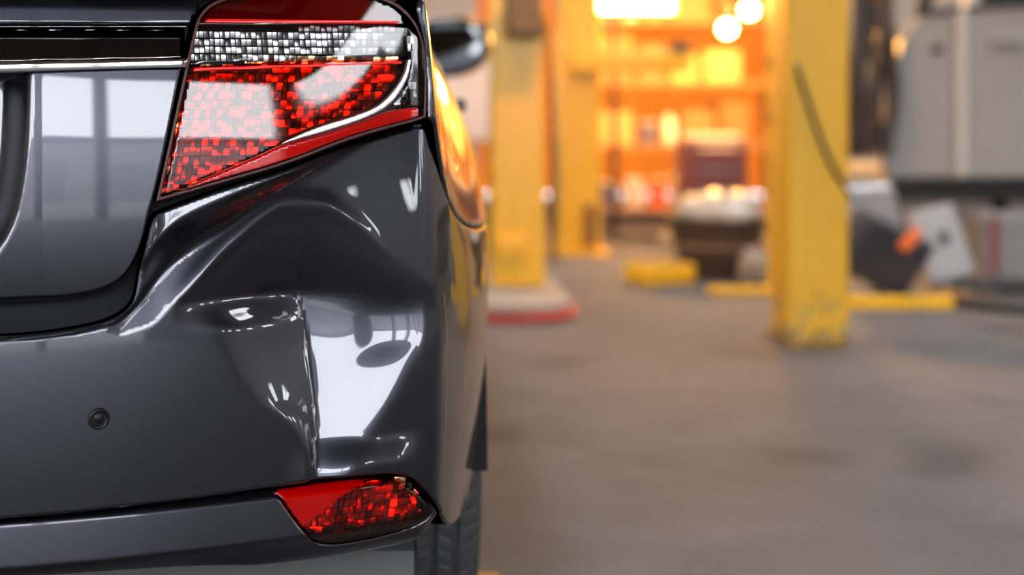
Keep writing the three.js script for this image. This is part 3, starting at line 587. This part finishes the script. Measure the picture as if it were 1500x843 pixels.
// front lift post with its hanging cable
{
  const t = thing('lift_post', 'thick yellow lift post with chipped paint at its foot, standing on bare floor', 'post', [1.407, 0, -4.82], 0, 'yellow lift posts');
  mesh('column', postUV(rbox(0.212, 3.6, 0.20, 0.025, 0, 1.8, 0, 4)), chippedYellow, t);
  mesh('slide_rail', box(0.05, 3.0, 0.03, 0.02, 1.75, -0.115), greySteel, t);
  for (const x of [0.08, -0.08]) mesh('anchor_bolt', cyl(0.014, 0.014, 0.03, x, 0.016, -0.16, 12), darkSteel, t);
  mesh('foot_plate', box(0.21, 0.012, 0.10, 0, 0.006, -0.14), darkSteel, t);
  mesh('power_cable', tube([[1.60, 1.30, -5.95], [1.58, 1.02, -5.85], [1.57, 0.985, -5.55], [1.40, 0.965, -4.95], [1.335, 0.93, -4.712], [1.375, 0.80, -4.708], [1.425, 0.66, -4.706], [1.475, 0.56, -4.708], [1.522, 0.505, -4.76], [1.56, 0.47, -5.0], [1.60, 0.30, -5.3], [1.62, 0.02, -5.5]], 0.0085, 120, 8).translate(-1.407, 0, 4.82), M.blackPlastic, t).userData.label = 'thin black cable slung across the post';
}
// post on its concrete plinth
{
  const t = thing('lift_post', 'smooth yellow lift post standing on the red-edged concrete plinth', 'post', [0.50, 0.064, -5.86], 0, 'yellow lift posts');
  mesh('column', rbox(0.216, 3.5, 0.21, 0.012, 0, 1.75, 0), M.yellow, t);
  mesh('latch_cover', rbox(0.125, 0.075, 0.03, 0.008, -0.03, 0.165, 0.115), M.yellow, t);
  mesh('hose', tube([[0.05, 1.5, 0.115], [0.07, 1.2, 0.13], [0.115, 1.02, 0.14], [0.13, 0.90, 0.12], [0.14, 0.6, 0.10], [0.145, 0.1, 0.08]], 0.012, 60), std(rgb(0.20, 0.09, 0.03), 0.5), t);
  mesh('motor_box', rbox(0.15, 0.22, 0.12, 0.02, 0.02, 1.12, 0.16), std(rgb(0.16, 0.09, 0.03), 0.5), t);
  const p = thing('plinth', 'low concrete plinth with a red painted edge under the yellow post', 'plinth', [0.36, 0, -5.75]);
  const slab = new THREE.Shape(); slab.moveTo(-0.7, -0.5); slab.lineTo(0.12, -0.5); slab.quadraticCurveTo(0.30, -0.48, 0.31, -0.30); slab.lineTo(0.31, 0.40); slab.lineTo(-0.7, 0.40);
  mesh('slab', new THREE.ExtrudeGeometry(slab, { depth: 0.05, bevelEnabled: true, bevelSize: 0.006, bevelThickness: 0.006, bevelSegments: 2, curveSegments: 16 }).rotateX(-Math.PI / 2).translate(0, 0.006, 0), std(rgb(0.28, 0.25, 0.22), 0.85), p);
  const e = []; for (const [x0, z0, x1, z1] of [[-0.7, 0.508, 0.12, 0.508]]) e.push(box(x1 - x0, 0.032, 0.006, (x0 + x1) / 2, 0.018, z0));
  e.push(tube([[0.12, 0.018, 0.508], [0.20, 0.018, 0.50], [0.27, 0.018, 0.45], [0.315, 0.018, 0.36], [0.318, 0.018, 0.2]], 0.014, 24));
  mesh('edge_paint', merge(e), std(rgb(0.55, 0.03, 0.02), 0.6), p);
}
// rear lift post with arm
{
  const t = thing('lift_post', 'yellow lift post with a lifting arm reaching out beside the shelves', 'post', [0.98, 0, -7.62], 0, 'yellow lift posts');
  mesh('column', rbox(0.216, 3.5, 0.20, 0.012, 0, 1.75, 0), M.yellow, t);
  mesh('column_lip', rbox(0.03, 3.4, 0.05, 0.006, -0.095, 1.7, 0.12), M.yellow, t);
  mesh('arm', rbox(0.62, 0.105, 0.10, 0.012, 0.26, 1.02, 0.14), M.yellow, t);
  mesh('arm_pad', cyl(0.05, 0.06, 0.05, 0.52, 1.10, 0.14), M.rubber, t);
  mesh('foot_plate', box(0.30, 0.015, 0.30, 0, 0.008, 0), M.yellow, t);
  mesh('lock_box', rbox(0.06, 0.22, 0.05, 0.006, 0.05, 0.16, 0.12), std(rgb(0.25, 0.10, 0.02), 0.6), t);
}
// slim yellow frame behind the front post
{
  const t = thing('yellow_stand', 'slim yellow upright with a white pipe behind the front lift post', 'stand', [1.602, 0, -6.02]);
  mesh('upright', rbox(0.042, 2.6, 0.042, 0.006, 0, 1.3, 0), M.yellow, t);
  mesh('pipe', cyl(0.023, 0.023, 1.9, 0.045, 1.65, 0.0), std(rgb(0.62, 0.58, 0.58), 0.4), t);
  for (const y of [1.3, 0.98, 0.74]) mesh('pipe_clip', box(0.10, 0.02, 0.05, 0.02, y, 0), darkSteel, t);
  mesh('foot_bar', rbox(0.30, 0.035, 0.06, 0.008, -0.13, 0.0176, 0.02), M.yellow, t);
  single('floor_rail', rbox(0.44, 0.045, 0.07, 0.008, 1.98, 0.0227, -5.62), M.yellow, 'short yellow rail lying on the floor right of the front lift post', 'rail');
}
// tub of crumpled plastic
{
  const t = thing('waste_tub', 'round dark brown tub on the floor, filled to the brim', 'tub', [1.50, 0, -6.62]);
  mesh('tub_wall', new THREE.LatheGeometry([[0, 0.004], [0.15, 0.004], [0.165, 0.02], [0.20, 0.15], [0.222, 0.262], [0.235, 0.268], [0.235, 0.282], [0.214, 0.282], [0.205, 0.24], [0, 0.22]].map((q) => new THREE.Vector2(...q)), 40), std(rgb(0.075, 0.045, 0.028), 0.6), t);
  mesh('strap', new THREE.TorusGeometry(0.205, 0.008, 8, 40).rotateX(Math.PI / 2).translate(0, 0.15, 0), std(rgb(0.3, 0.2, 0.12), 0.6), t);
  const g = mergeVertices(new THREE.IcosahedronGeometry(1, 5).deleteAttribute('normal').deleteAttribute('uv')), p = g.attributes.position;
  for (let i = 0; i < p.count; i++) {
    const x = p.getX(i), y = p.getY(i), z = p.getZ(i), n = 1 + 0.22 * noise3.noise(x * 3, y * 3, z * 3) + 0.16 * Math.abs(noise3.noise(x * 8, y * 8, z * 8));
    p.setXYZ(i, x * 0.195 * n, 0.283 + Math.max(0, y) * 0.10 * n * (1 + 0.6 * noise3.noise(x * 2.1 + 4, 0.2, z * 2)), z * 0.195 * n);
  }
  g.computeVertexNormals();
  single('plastic_sheet', g, phys({ color: rgb(0.38, 0.35, 0.31), roughness: 0.35, clearcoat: 0.5 }), 'crumpled white plastic sheet heaped in the brown tub', 'plastic').position.set(1.50, 0, -6.62);
  const bag = mergeVertices(new THREE.IcosahedronGeometry(1, 4).deleteAttribute('normal').deleteAttribute('uv')), q = bag.attributes.position;
  for (let i = 0; i < q.count; i++) { const x = q.getX(i), y = q.getY(i), z = q.getZ(i), n = 1 + 0.3 * noise3.noise(x * 3 + 7, y * 3, z * 3); q.setXYZ(i, x * 0.075 * n, Math.max(0.002, 0.07 + y * 0.09 * n), z * 0.06 * n); }
  bag.computeVertexNormals();
  single('plastic_bag', bag, phys({ color: rgb(0.30, 0.26, 0.22), roughness: 0.4 }), 'small pale crumpled bag on the floor in front of the tub', 'bag').position.set(1.60, 0, -6.32);
  const s = thing('step_block', 'low yellow step block on the floor left of the brown tub', 'step', [1.19, 0, -6.38], 0.45);
  mesh('block', rbox(0.28, 0.085, 0.16, 0.012, 0, 0.044, 0), M.yellow, s);
  mesh('tread_pad', rbox(0.25, 0.01, 0.13, 0.004, 0, 0.091, 0), std(rgb(0.30, 0.16, 0.02), 0.8), s);
}
// tool trolley
{
  const t = thing('tool_trolley', 'maroon tool trolley with drawers standing before the shelves', 'trolley', [1.80, 0, -8.1]);
  mesh('body', rbox(0.34, 0.50, 0.34, 0.015, 0, 0.34, 0), std(rgb(0.16, 0.05, 0.06), 0.45), t);
  for (let k = 0; k < 4; k++) { const d = mesh('drawer', rbox(0.30, 0.095, 0.02, 0.006, 0, 0.165 + k * 0.115, 0.175), std(rgb(0.22, 0.07, 0.07), 0.4), t); mesh('handle', rbox(0.20, 0.012, 0.018, 0.004, 0, 0.20 + k * 0.115, 0.192), greySteel, d); }
  for (const [x, z] of [[-0.13, -0.13], [0.13, -0.13], [-0.13, 0.13], [0.13, 0.13]]) mesh('caster', cyl(0.045, 0.045, 0.03, 0, 0, 0, 16).rotateZ(Math.PI / 2).translate(x, 0.0455, z), M.rubber, t);
  mesh('tray', rbox(0.30, 0.03, 0.30, 0.01, 0, 0.605, 0), std(rgb(0.6, 0.5, 0.4), 0.5), t);
}
// shelving racks with goods
{
  const woodM = std(rgb(0.28, 0.15, 0.06), 0.8), rackM = std(rgb(0.30, 0.11, 0.03), 0.5);
  const goods = [];
  for (const [k, rx] of [1.86].entries()) {
    const t = thing('steel_rack', 'rust-coloured shelving rack crowded with cartons behind the tub', 'rack', [rx, 0, -9.3], 0);
    for (const x of [-0.62, 0.62]) for (const z of [-0.2, 0.2]) mesh('upright', box(0.04, 2.6, 0.04, x, 1.3, z), rackM, t);
    for (const y of [0.12, 0.52, 0.92, 1.32, 1.76, 2.2]) { mesh('shelf', box(1.2, 0.03, 0.44, 0, y, 0), woodM, t); goods.push([rx, y + 0.0155, ['lowest', 'second lowest', 'third lowest', 'third highest', 'second highest', 'highest'][goods.length]]); }
  }
  const tones = [[0.42, 0.24, 0.10], [0.55, 0.33, 0.14], [0.30, 0.16, 0.07]].map((c) => std(rgb(...c), 0.85));
  const canM = [std(rgb(0.65, 0.60, 0.55), 0.35, 0.5), std(rgb(0.5, 0.08, 0.03), 0.4), std(rgb(0.12, 0.10, 0.16), 0.4)], capM = std(rgb(0.75, 0.70, 0.62), 0.5);
  for (const [rx, y, tier] of goods) {
    let x = -0.55;
    while (x < 0.33) {
      const kind = rnd(), px = rx + x;
      if (kind < 0.5) {
        const w = rr(0.12, 0.26), h = rr(0.12, 0.30), tone = Math.floor(rnd() * 3), t = thing('carton', ['mid brown', 'light brown', 'dark brown'][tone] + ' carton on the ' + tier + ' shelf of the rust-coloured rack', 'box', [px + w / 2, y, -9.3 + rr(-0.03, 0.06)], rr(-0.03, 0.03), 'cartons on the racks');
        mesh('carton_body', box(w, h, 0.26, 0, h / 2, 0), tones[tone], t);
        mesh('tape', box(0.03, 0.004, 0.262, 0, h, 0), capM, t);
        x += w + 0.04;
      } else if (kind < 0.8) {
        const r = rr(0.045, 0.07), h = rr(0.12, 0.2), m = Math.floor(rnd() * 3), t = thing('paint_can', ['bare metal', 'red', 'dark'][m] + ' paint can on the ' + tier + ' shelf of the rust-coloured rack', 'can', [px + r, y, -9.15], 0, ['bare metal cans on the racks', 'red cans on the racks', 'dark cans on the racks'][m]);
        mesh('can_body', cyl(r, r, h, 0, h / 2, 0, 20), canM[m], t);
        mesh('lid', cyl(r * 0.9, r * 0.9, 0.01, 0, h + 0.004, 0, 20), capM, t);
        x += 2 * r + 0.03;
      } else {
        const t = thing('bottle', 'pale plastic bottle on the ' + tier + ' shelf of the rust-coloured rack', 'bottle', [px + 0.04, y, -9.16], 0, 'bottles on the racks');
        mesh('bottle_body', new THREE.LatheGeometry([[0, 0.001], [0.036, 0.001], [0.04, 0.01], [0.04, 0.14], [0.016, 0.18], [0.016, 0.20], [0, 0.20]].map((q) => new THREE.Vector2(...q)), 20), capM, t);
        mesh('cap', cyl(0.019, 0.019, 0.03, 0, 0.21, 0, 16), canM[1], t);
        x += 0.11;
      }
    }
  }
}
// raised white car behind the posts
function sideShape(pts) { const s = new THREE.Shape(); pts.forEach((p, i) => (i ? (p.length === 4 ? s.quadraticCurveTo(...p) : s.lineTo(...p)) : s.moveTo(...p))); return s; }
{
  const lift = 0.26, t = thing('white_car', 'white car raised on the lift behind the yellow plinth post', 'car', [0.78, 0, -8.15]);
  const white = phys({ color: rgb(0.74, 0.70, 0.66), roughness: 0.35, clearcoat: 1, clearcoatRoughness: 0.05 });
  const body = sideShape([[-0.02, 0.34], [0.02, 0.62], [-0.02, 0.86], [-0.06, 0.93, -0.2, 0.95], [-0.95, 0.99], [-3.0, 0.98], [-3.9, 0.90], [-4.25, 0.82, -4.28, 0.6], [-4.28, 0.36], [-3.95, 0.34], [-3.9, 0.66, -3.58, 0.67], [-3.26, 0.66, -3.22, 0.34], [-1.32, 0.34], [-1.28, 0.66, -0.96, 0.67], [-0.64, 0.66, -0.60, 0.34]]);
  mesh('body', new THREE.ExtrudeGeometry(body, { depth: 1.6, bevelEnabled: true, bevelSize: 0.02, bevelThickness: 0.04, bevelSegments: 4 }).translate(0, lift, -1.64), white, t);
  const cabin = sideShape([[-0.55, 0.98], [-1.15, 1.38], [-1.3, 1.46, -1.6, 1.47], [-2.2, 1.46], [-2.5, 1.44, -2.7, 1.35], [-3.25, 0.98]]);
  mesh('cabin', new THREE.ExtrudeGeometry(cabin, { depth: 1.28, bevelEnabled: true, bevelSize: 0.02, bevelThickness: 0.10, bevelSegments: 4 }).translate(0, lift, -1.50), white, t);
  for (const pts of [[[-0.85, 1.03], [-1.25, 1.36], [-1.62, 1.38], [-1.62, 1.03]], [[-1.70, 1.03], [-1.70, 1.38], [-2.35, 1.37], [-2.95, 1.03]]]) mesh('side_window', new THREE.ExtrudeGeometry(sideShape(pts), { depth: 0.012, bevelEnabled: false }).translate(0, lift, -0.118), M.blackGloss, t);
  for (const x of [-0.62, -1.66, -2.95]) mesh('door_gap', box(0.008, 0.56, 0.004, x, 0.68 + lift, 0.002), M.innerBlack, t);
  for (const x of [-0.82, -1.9]) mesh('door_handle', rbox(0.16, 0.03, 0.03, 0.01, x, 0.86 + lift, 0.014), white, t);
  mesh('tail_lamp', rbox(0.10, 0.16, 0.02, 0.008, -0.075, 0.80 + lift, 0.0), M.redPlastic, t);
  for (const x of [-0.96, -3.58]) for (const z of [-0.12, -1.5]) { const w = new THREE.Group(); w.name = 'wheel'; w.position.set(x, 0.30 + lift, z); t.add(w); mesh('tyre', new THREE.TorusGeometry(0.235, 0.075, 14, 36), M.rubber, w); mesh('rim', cyl(0.19, 0.19, 0.10, 0, 0, 0, 30).rotateX(Math.PI / 2), M.wheelMetal, w); }
  for (const x of [-0.75, -3.4]) single('lift_support', merge([box(0.10, 0.03, 0.5, 0.78 + x + 0, 0.015, -8.95), box(0.06, 0.57, 0.06, 0.78 + x, 0.30, -8.95), box(0.10, 0.02, 0.30, 0.78 + x, 0.588, -8.95)]), M.yellow, 'yellow support stand under the raised white car', 'stand', 'stands under the white car');
}
// stripped grey vehicle at the right
{
  const t = thing('grey_vehicle', 'dull grey vehicle without its front wing, right of the front lift post', 'vehicle', [2.31, 0, -6.7]);
  const primer = std(rgb(0.30, 0.285, 0.27), 0.5), seamM = std(rgb(0.52, 0.50, 0.48), 0.5);
  const door = (pts) => new THREE.ExtrudeGeometry(sideShape(pts), { depth: 0.05, bevelEnabled: true, bevelSize: 0.015, bevelThickness: 0.02, bevelSegments: 4 });
  mesh('front_door', door([[0.0, 0.47], [-0.015, 0.60], [0.02, 0.85], [0.075, 1.10], [0.14, 1.19], [0.29, 1.23], [0.29, 0.47]]), primer, t);
  mesh('door_edge', rbox(0.055, 0.80, 0.07, 0.02, 0.335, 0.86, 0.055), seamM, t).userData.label = 'pale strip between the doors';
  mesh('rear_door', door([[0.38, 0.47], [0.38, 1.235], [1.35, 1.27], [1.45, 0.47]]), primer, t);
  mesh('quarter', door([[1.48, 0.47], [1.38, 1.27], [2.3, 1.29], [2.35, 0.50]]), primer, t);
  mesh('keyhole', rbox(0.055, 0.035, 0.02, 0.008, 0.22, 1.06, 0.078), M.blackPlastic, t);
  mesh('door_handle', rbox(0.17, 0.035, 0.03, 0.012, 0.55, 1.10, 0.09), primer, t);
  mesh('pillar', tube([[0.15, 1.10, 0.02], [0.19, 1.27, -0.01], [0.42, 1.62, -0.10], [0.66, 1.78, -0.14], [2.2, 1.80, -0.14]], 0.036, 40), M.blackPlastic, t);
  mesh('window_seal', tube([[0.16, 1.225, 0.075], [0.5, 1.262, 0.075], [2.2, 1.31, 0.075]], 0.014, 20), M.blackPlastic, t);
  mesh('window', box(1.85, 0.50, 0.006, 1.35, 1.53, 0.0), M.glass, t);
  mesh('window_post', box(0.07, 0.56, 0.03, 0.40, 1.50, 0.02), seamM, t);
  mesh('sill', rbox(2.4, 0.10, 0.12, 0.02, 1.2, 0.40, -0.04), M.blackPlastic, t);
  mesh('far_side', box(2.2, 0.75, 0.06, 1.2, 0.85, -1.45), primer, t);
  mesh('cabin_floor', box(2.2, 0.05, 1.4, 1.25, 0.45, -0.75), primer, t);
  mesh('roof', rbox(1.8, 0.05, 1.3, 0.02, 1.45, 1.82, -0.75), primer, t);
  for (const [x, z] of [[1.9, -0.1], [1.9, -1.4]]) { const w = new THREE.Group(); w.name = 'wheel'; w.position.set(x, 0.31, z); t.add(w); mesh('tyre', new THREE.TorusGeometry(0.235, 0.075, 14, 36), M.rubber, w); mesh('rim', cyl(0.19, 0.19, 0.10, 0, 0, 0, 30).rotateX(Math.PI / 2), M.wheelMetal, w); }
  mesh('axle_stand', merge([box(0.16, 0.02, 0.16, 0.75, 0.012, -0.5), cyl(0.03, 0.06, 0.36, 0.75, 0.20, -0.5, 12), box(0.10, 0.05, 0.10, 0.75, 0.40, -0.5)]), darkSteel, t);
  const h = thing('hose_bundle', 'dark bundle of hanging hoses beside the stripped grey vehicle', 'hoses', [2.20, 0, -6.55]);
  const hm = [std(rgb(0.030, 0.022, 0.018), 0.35), std(rgb(0.07, 0.045, 0.03), 0.3), std(rgb(0.02, 0.018, 0.018), 0.4)];
  for (let k = 0; k < 16; k++) { const x = -0.095 + (k % 8) * 0.027 + rr(-0.01, 0.01), z = k < 8 ? 0.02 : -0.05, b = rr(-0.03, 0.03); mesh('hose', tube([[x * 0.6, 2.1, z], [x, 1.6, z + b], [x + b, 1.2, z], [x - b, 0.85, z + b * 0.5], [x * 0.8, 0.56 + rr(-0.03, 0.06), z]], rr(0.013, 0.019), 40, 8), hm[k % 3], h); }
  mesh('hook_bar', box(0.34, 0.04, 0.05, 0, 2.1, -0.015), darkSteel, h);
  mesh('hanger', cyl(0.012, 0.012, 3.86, 0, 4.05, -0.015, 10), darkSteel, h);
}
// loose body parts on the floor at the right
{
  const b = thing('loose_bumper', 'loose grey bumper with an orange reflector leaning behind the front lift post', 'bumper', [1.94, 0, -5.75], -0.15);
  const bend = (w, h, t0, bow) => { const g = rbox(w, h, t0, 0.02, 0, 0, 0, 6), p = g.attributes.position; const gg = new RoundedBoxGeometry(w, h, t0, 10, 0.03), q = gg.attributes.position; for (let i = 0; i < q.count; i++) q.setZ(i, q.getZ(i) - bow * (q.getX(i) / w * 2) ** 2 - 0.1 * bow * q.getY(i)); gg.computeVertexNormals(); return gg; };
  const upper = mesh('upper_shell', bend(0.30, 0.26, 0.10, 0.10), phys({ color: rgb(0.26, 0.26, 0.28), roughness: 0.28, metalness: 0.3, clearcoat: 0.8 }), b); upper.position.set(-0.03, 0.37, -0.02); upper.rotation.set(-0.45, 0, 0.12);
  const lower = mesh('lower_shell', bend(0.34, 0.26, 0.12, 0.10), std(rgb(0.035, 0.035, 0.045), 0.45), b); lower.position.set(0.05, 0.18, 0.06); lower.rotation.set(0.25, 0.2, -0.5);
  const o = mesh('reflector', rbox(0.10, 0.045, 0.02, 0.008), std(rgb(0.85, 0.16, 0.01), 0.35), b); o.position.set(0.115, 0.27, 0.12); o.rotation.z = 0.85;
  const w = thing('propped_sheet', 'off-white plastic panel propped up before the stripped vehicle', 'panel', [2.40, 0, -6.25], 0.2);
  const p1 = mesh('sheet', rbox(0.22, 0.32, 0.05, 0.015), std(rgb(0.36, 0.36, 0.38), 0.5), w); p1.position.set(0, 0.19, 0); p1.rotation.set(-0.25, 0, 0.22);
  const p2 = mesh('label_hole', rbox(0.05, 0.05, 0.012, 0.01), M.blackPlastic, w); p2.position.set(0.0, 0.22, 0.026); p2.rotation.set(-0.25, 0, 0.22);
  const c = thing('grey_crate', 'grey plastic crate on the floor under the stripped vehicle', 'crate', [2.74, 0, -6.35], -0.1);
  mesh('crate_body', rbox(0.26, 0.30, 0.20, 0.015, 0, 0.151, 0), std(rgb(0.22, 0.22, 0.23), 0.6), c);
  mesh('crate_rim', merge([box(0.28, 0.03, 0.02, 0, 0.30, 0.10), box(0.28, 0.03, 0.02, 0, 0.30, -0.10), box(0.02, 0.03, 0.20, 0.13, 0.30, 0), box(0.02, 0.03, 0.20, -0.13, 0.30, 0)]), std(rgb(0.28, 0.28, 0.29), 0.6), c);
  mesh('red_strap', rbox(0.03, 0.26, 0.012, 0.004, -0.09, 0.18, 0.108), std(rgb(0.22, 0.015, 0.02), 0.5), c);
  const tyreG = new THREE.LatheGeometry([[0.20, 0.03], [0.21, 0.005], [0.27, 0.0], [0.325, 0.012], [0.34, 0.045], [0.34, 0.12], [0.325, 0.158], [0.27, 0.17], [0.21, 0.165], [0.20, 0.14], [0.23, 0.12], [0.23, 0.05], [0.20, 0.03]].map((q) => new THREE.Vector2(...q)), 56);
  const ty = thing('loose_hose_coil', 'flat coil of black hose lying on the floor before the grey crate', 'hose', [2.62, 0, -5.80]);
  for (let k = 0; k < 4; k++) mesh('hose_loop', new THREE.TorusGeometry(0.42 - k * 0.055, 0.022, 10, 64).rotateX(Math.PI / 2).translate(0.02 * k, 0.0225 + (k % 2) * 0.004, 0), std(rgb(0.02, 0.02, 0.021), 0.5), ty);
  const rag = mergeVertices(new THREE.IcosahedronGeometry(1, 4).deleteAttribute('normal').deleteAttribute('uv')), q = rag.attributes.position;
  for (let i = 0; i < q.count; i++) { const x = q.getX(i), y = q.getY(i), z = q.getZ(i), n = 1 + 0.35 * noise3.noise(x * 3 + 2, y * 3, z * 3 + 5); q.setXYZ(i, x * 0.085 * n, Math.max(0.001, 0.025 + y * 0.035 * n), z * 0.06 * n); }
  rag.computeVertexNormals();
  single('rag', rag, std(rgb(0.55, 0.53, 0.52), 0.7), 'pale crumpled rag lying by the black hose coil', 'rag').position.set(2.13, 0.0, -6.12);
}
// worn floor lines
{
  const line = (pts, w, mat, label) => { const s = new THREE.Shape(); const L = [], R = []; pts.forEach((p, i) => { const a = pts[Math.max(0, i - 1)], b = pts[Math.min(pts.length - 1, i + 1)], dx = b[0] - a[0], dz = b[1] - a[1], l = Math.hypot(dx, dz); L.push([p[0] - dz / l * w / 2, p[1] + dx / l * w / 2]); R.unshift([p[0] + dz / l * w / 2, p[1] - dx / l * w / 2]); }); [...L, ...R].forEach((p, i) => (i ? s.lineTo(p[0], -p[1]) : s.moveTo(p[0], -p[1]))); const m = single('floor_line', new THREE.ExtrudeGeometry(s, { depth: 0.0012, bevelEnabled: false }).rotateX(-Math.PI / 2), mat, label, 'line'); return m; };
  line([[-0.6, -2.44], [0.0, -2.44], [0.18, -2.437]], 0.09, std(rgb(0.50, 0.24, 0.03), 0.8), 'worn yellow line painted on the floor by the car wheel');
}
// warm lamps added for the orange glow: a stand lamp and hanging bulbs
function glow(r, g, b, k) { return new THREE.MeshStandardMaterial({ color: 0x000000, emissive: rgb(r, g, b), emissiveIntensity: k, roughness: 0.5 }); }
{
  const t = thing('added_glow_lamp', 'amber lamp on a tall stand before the racks, added for the orange glow', 'lamp', [1.30, 0, -8.35]);
  mesh('base', merge([rbox(0.5, 0.04, 0.06, 0.01, 0, 0.0205, 0), rbox(0.06, 0.04, 0.5, 0.01, 0, 0.0205, 0)]), darkSteel, t);
  mesh('pole', cyl(0.02, 0.02, 1.30, 0, 0.68, -0.05), darkSteel, t);
  mesh('lamp_head', rbox(0.72, 0.16, 0.08, 0.02, 0, 1.40, -0.05), std(rgb(0.35, 0.20, 0.08), 0.4, 0.5), t);
  for (const y of [1.355, 1.40, 1.445]) mesh('lamp_tube', cyl(0.013, 0.013, 0.66, 0, 0, 0, 14).rotateZ(Math.PI / 2).translate(0, y, 0.012), glow(1.0, 0.62, 0.16, 60), t);
  const l = new THREE.RectAreaLight(new THREE.Color(1.0, 0.46, 0.07), 30, 0.66, 0.12); l.position.set(1.30, 1.40, -8.31); l.lookAt(1.2, 0.6, 0); scene.add(l);
}
for (const [x, y, z, k] of [[1.93, 1.235, -8.25, 1], [2.07, 1.345, -8.3, 0.8], [1.06, 1.55, -8.6, 1], [0.78, 2.40, -5.05, 1.1]]) {  // bulbs added as sources of the orange glow
  const t = thing('added_bulb', 'bare amber bulb on a cord before the racks, added for the orange glow', 'bulb', [x, y, z], 0, 'added amber bulbs before the racks');
  if (z > -6) { t.userData.label = 'unseen amber bulb added high in front of the plinth post'; delete t.userData.group; }  // out-of-view bulb added to warm the yellow posts
  mesh('bulb', new THREE.SphereGeometry(0.042, 20, 14), glow(1.0, 0.66, 0.24, 45), t);
  mesh('socket', cyl(0.022, 0.022, 0.07, 0, 0.07, 0, 14), M.blackPlastic, t);
  mesh('cord', cyl(0.004, 0.004, 5.95 - y - 0.1, 0, (5.95 - y - 0.1) / 2 + 0.1, 0, 6), M.blackPlastic, t);
  const l = new THREE.PointLight(new THREE.Color(1.0, 0.45, 0.075), 9 * k, 0, 2); l.position.set(x, y, z); l.castShadow = true; l.shadow.radius = 2; scene.add(l);
}

shade(scene);
renderer.render(scene, camera);
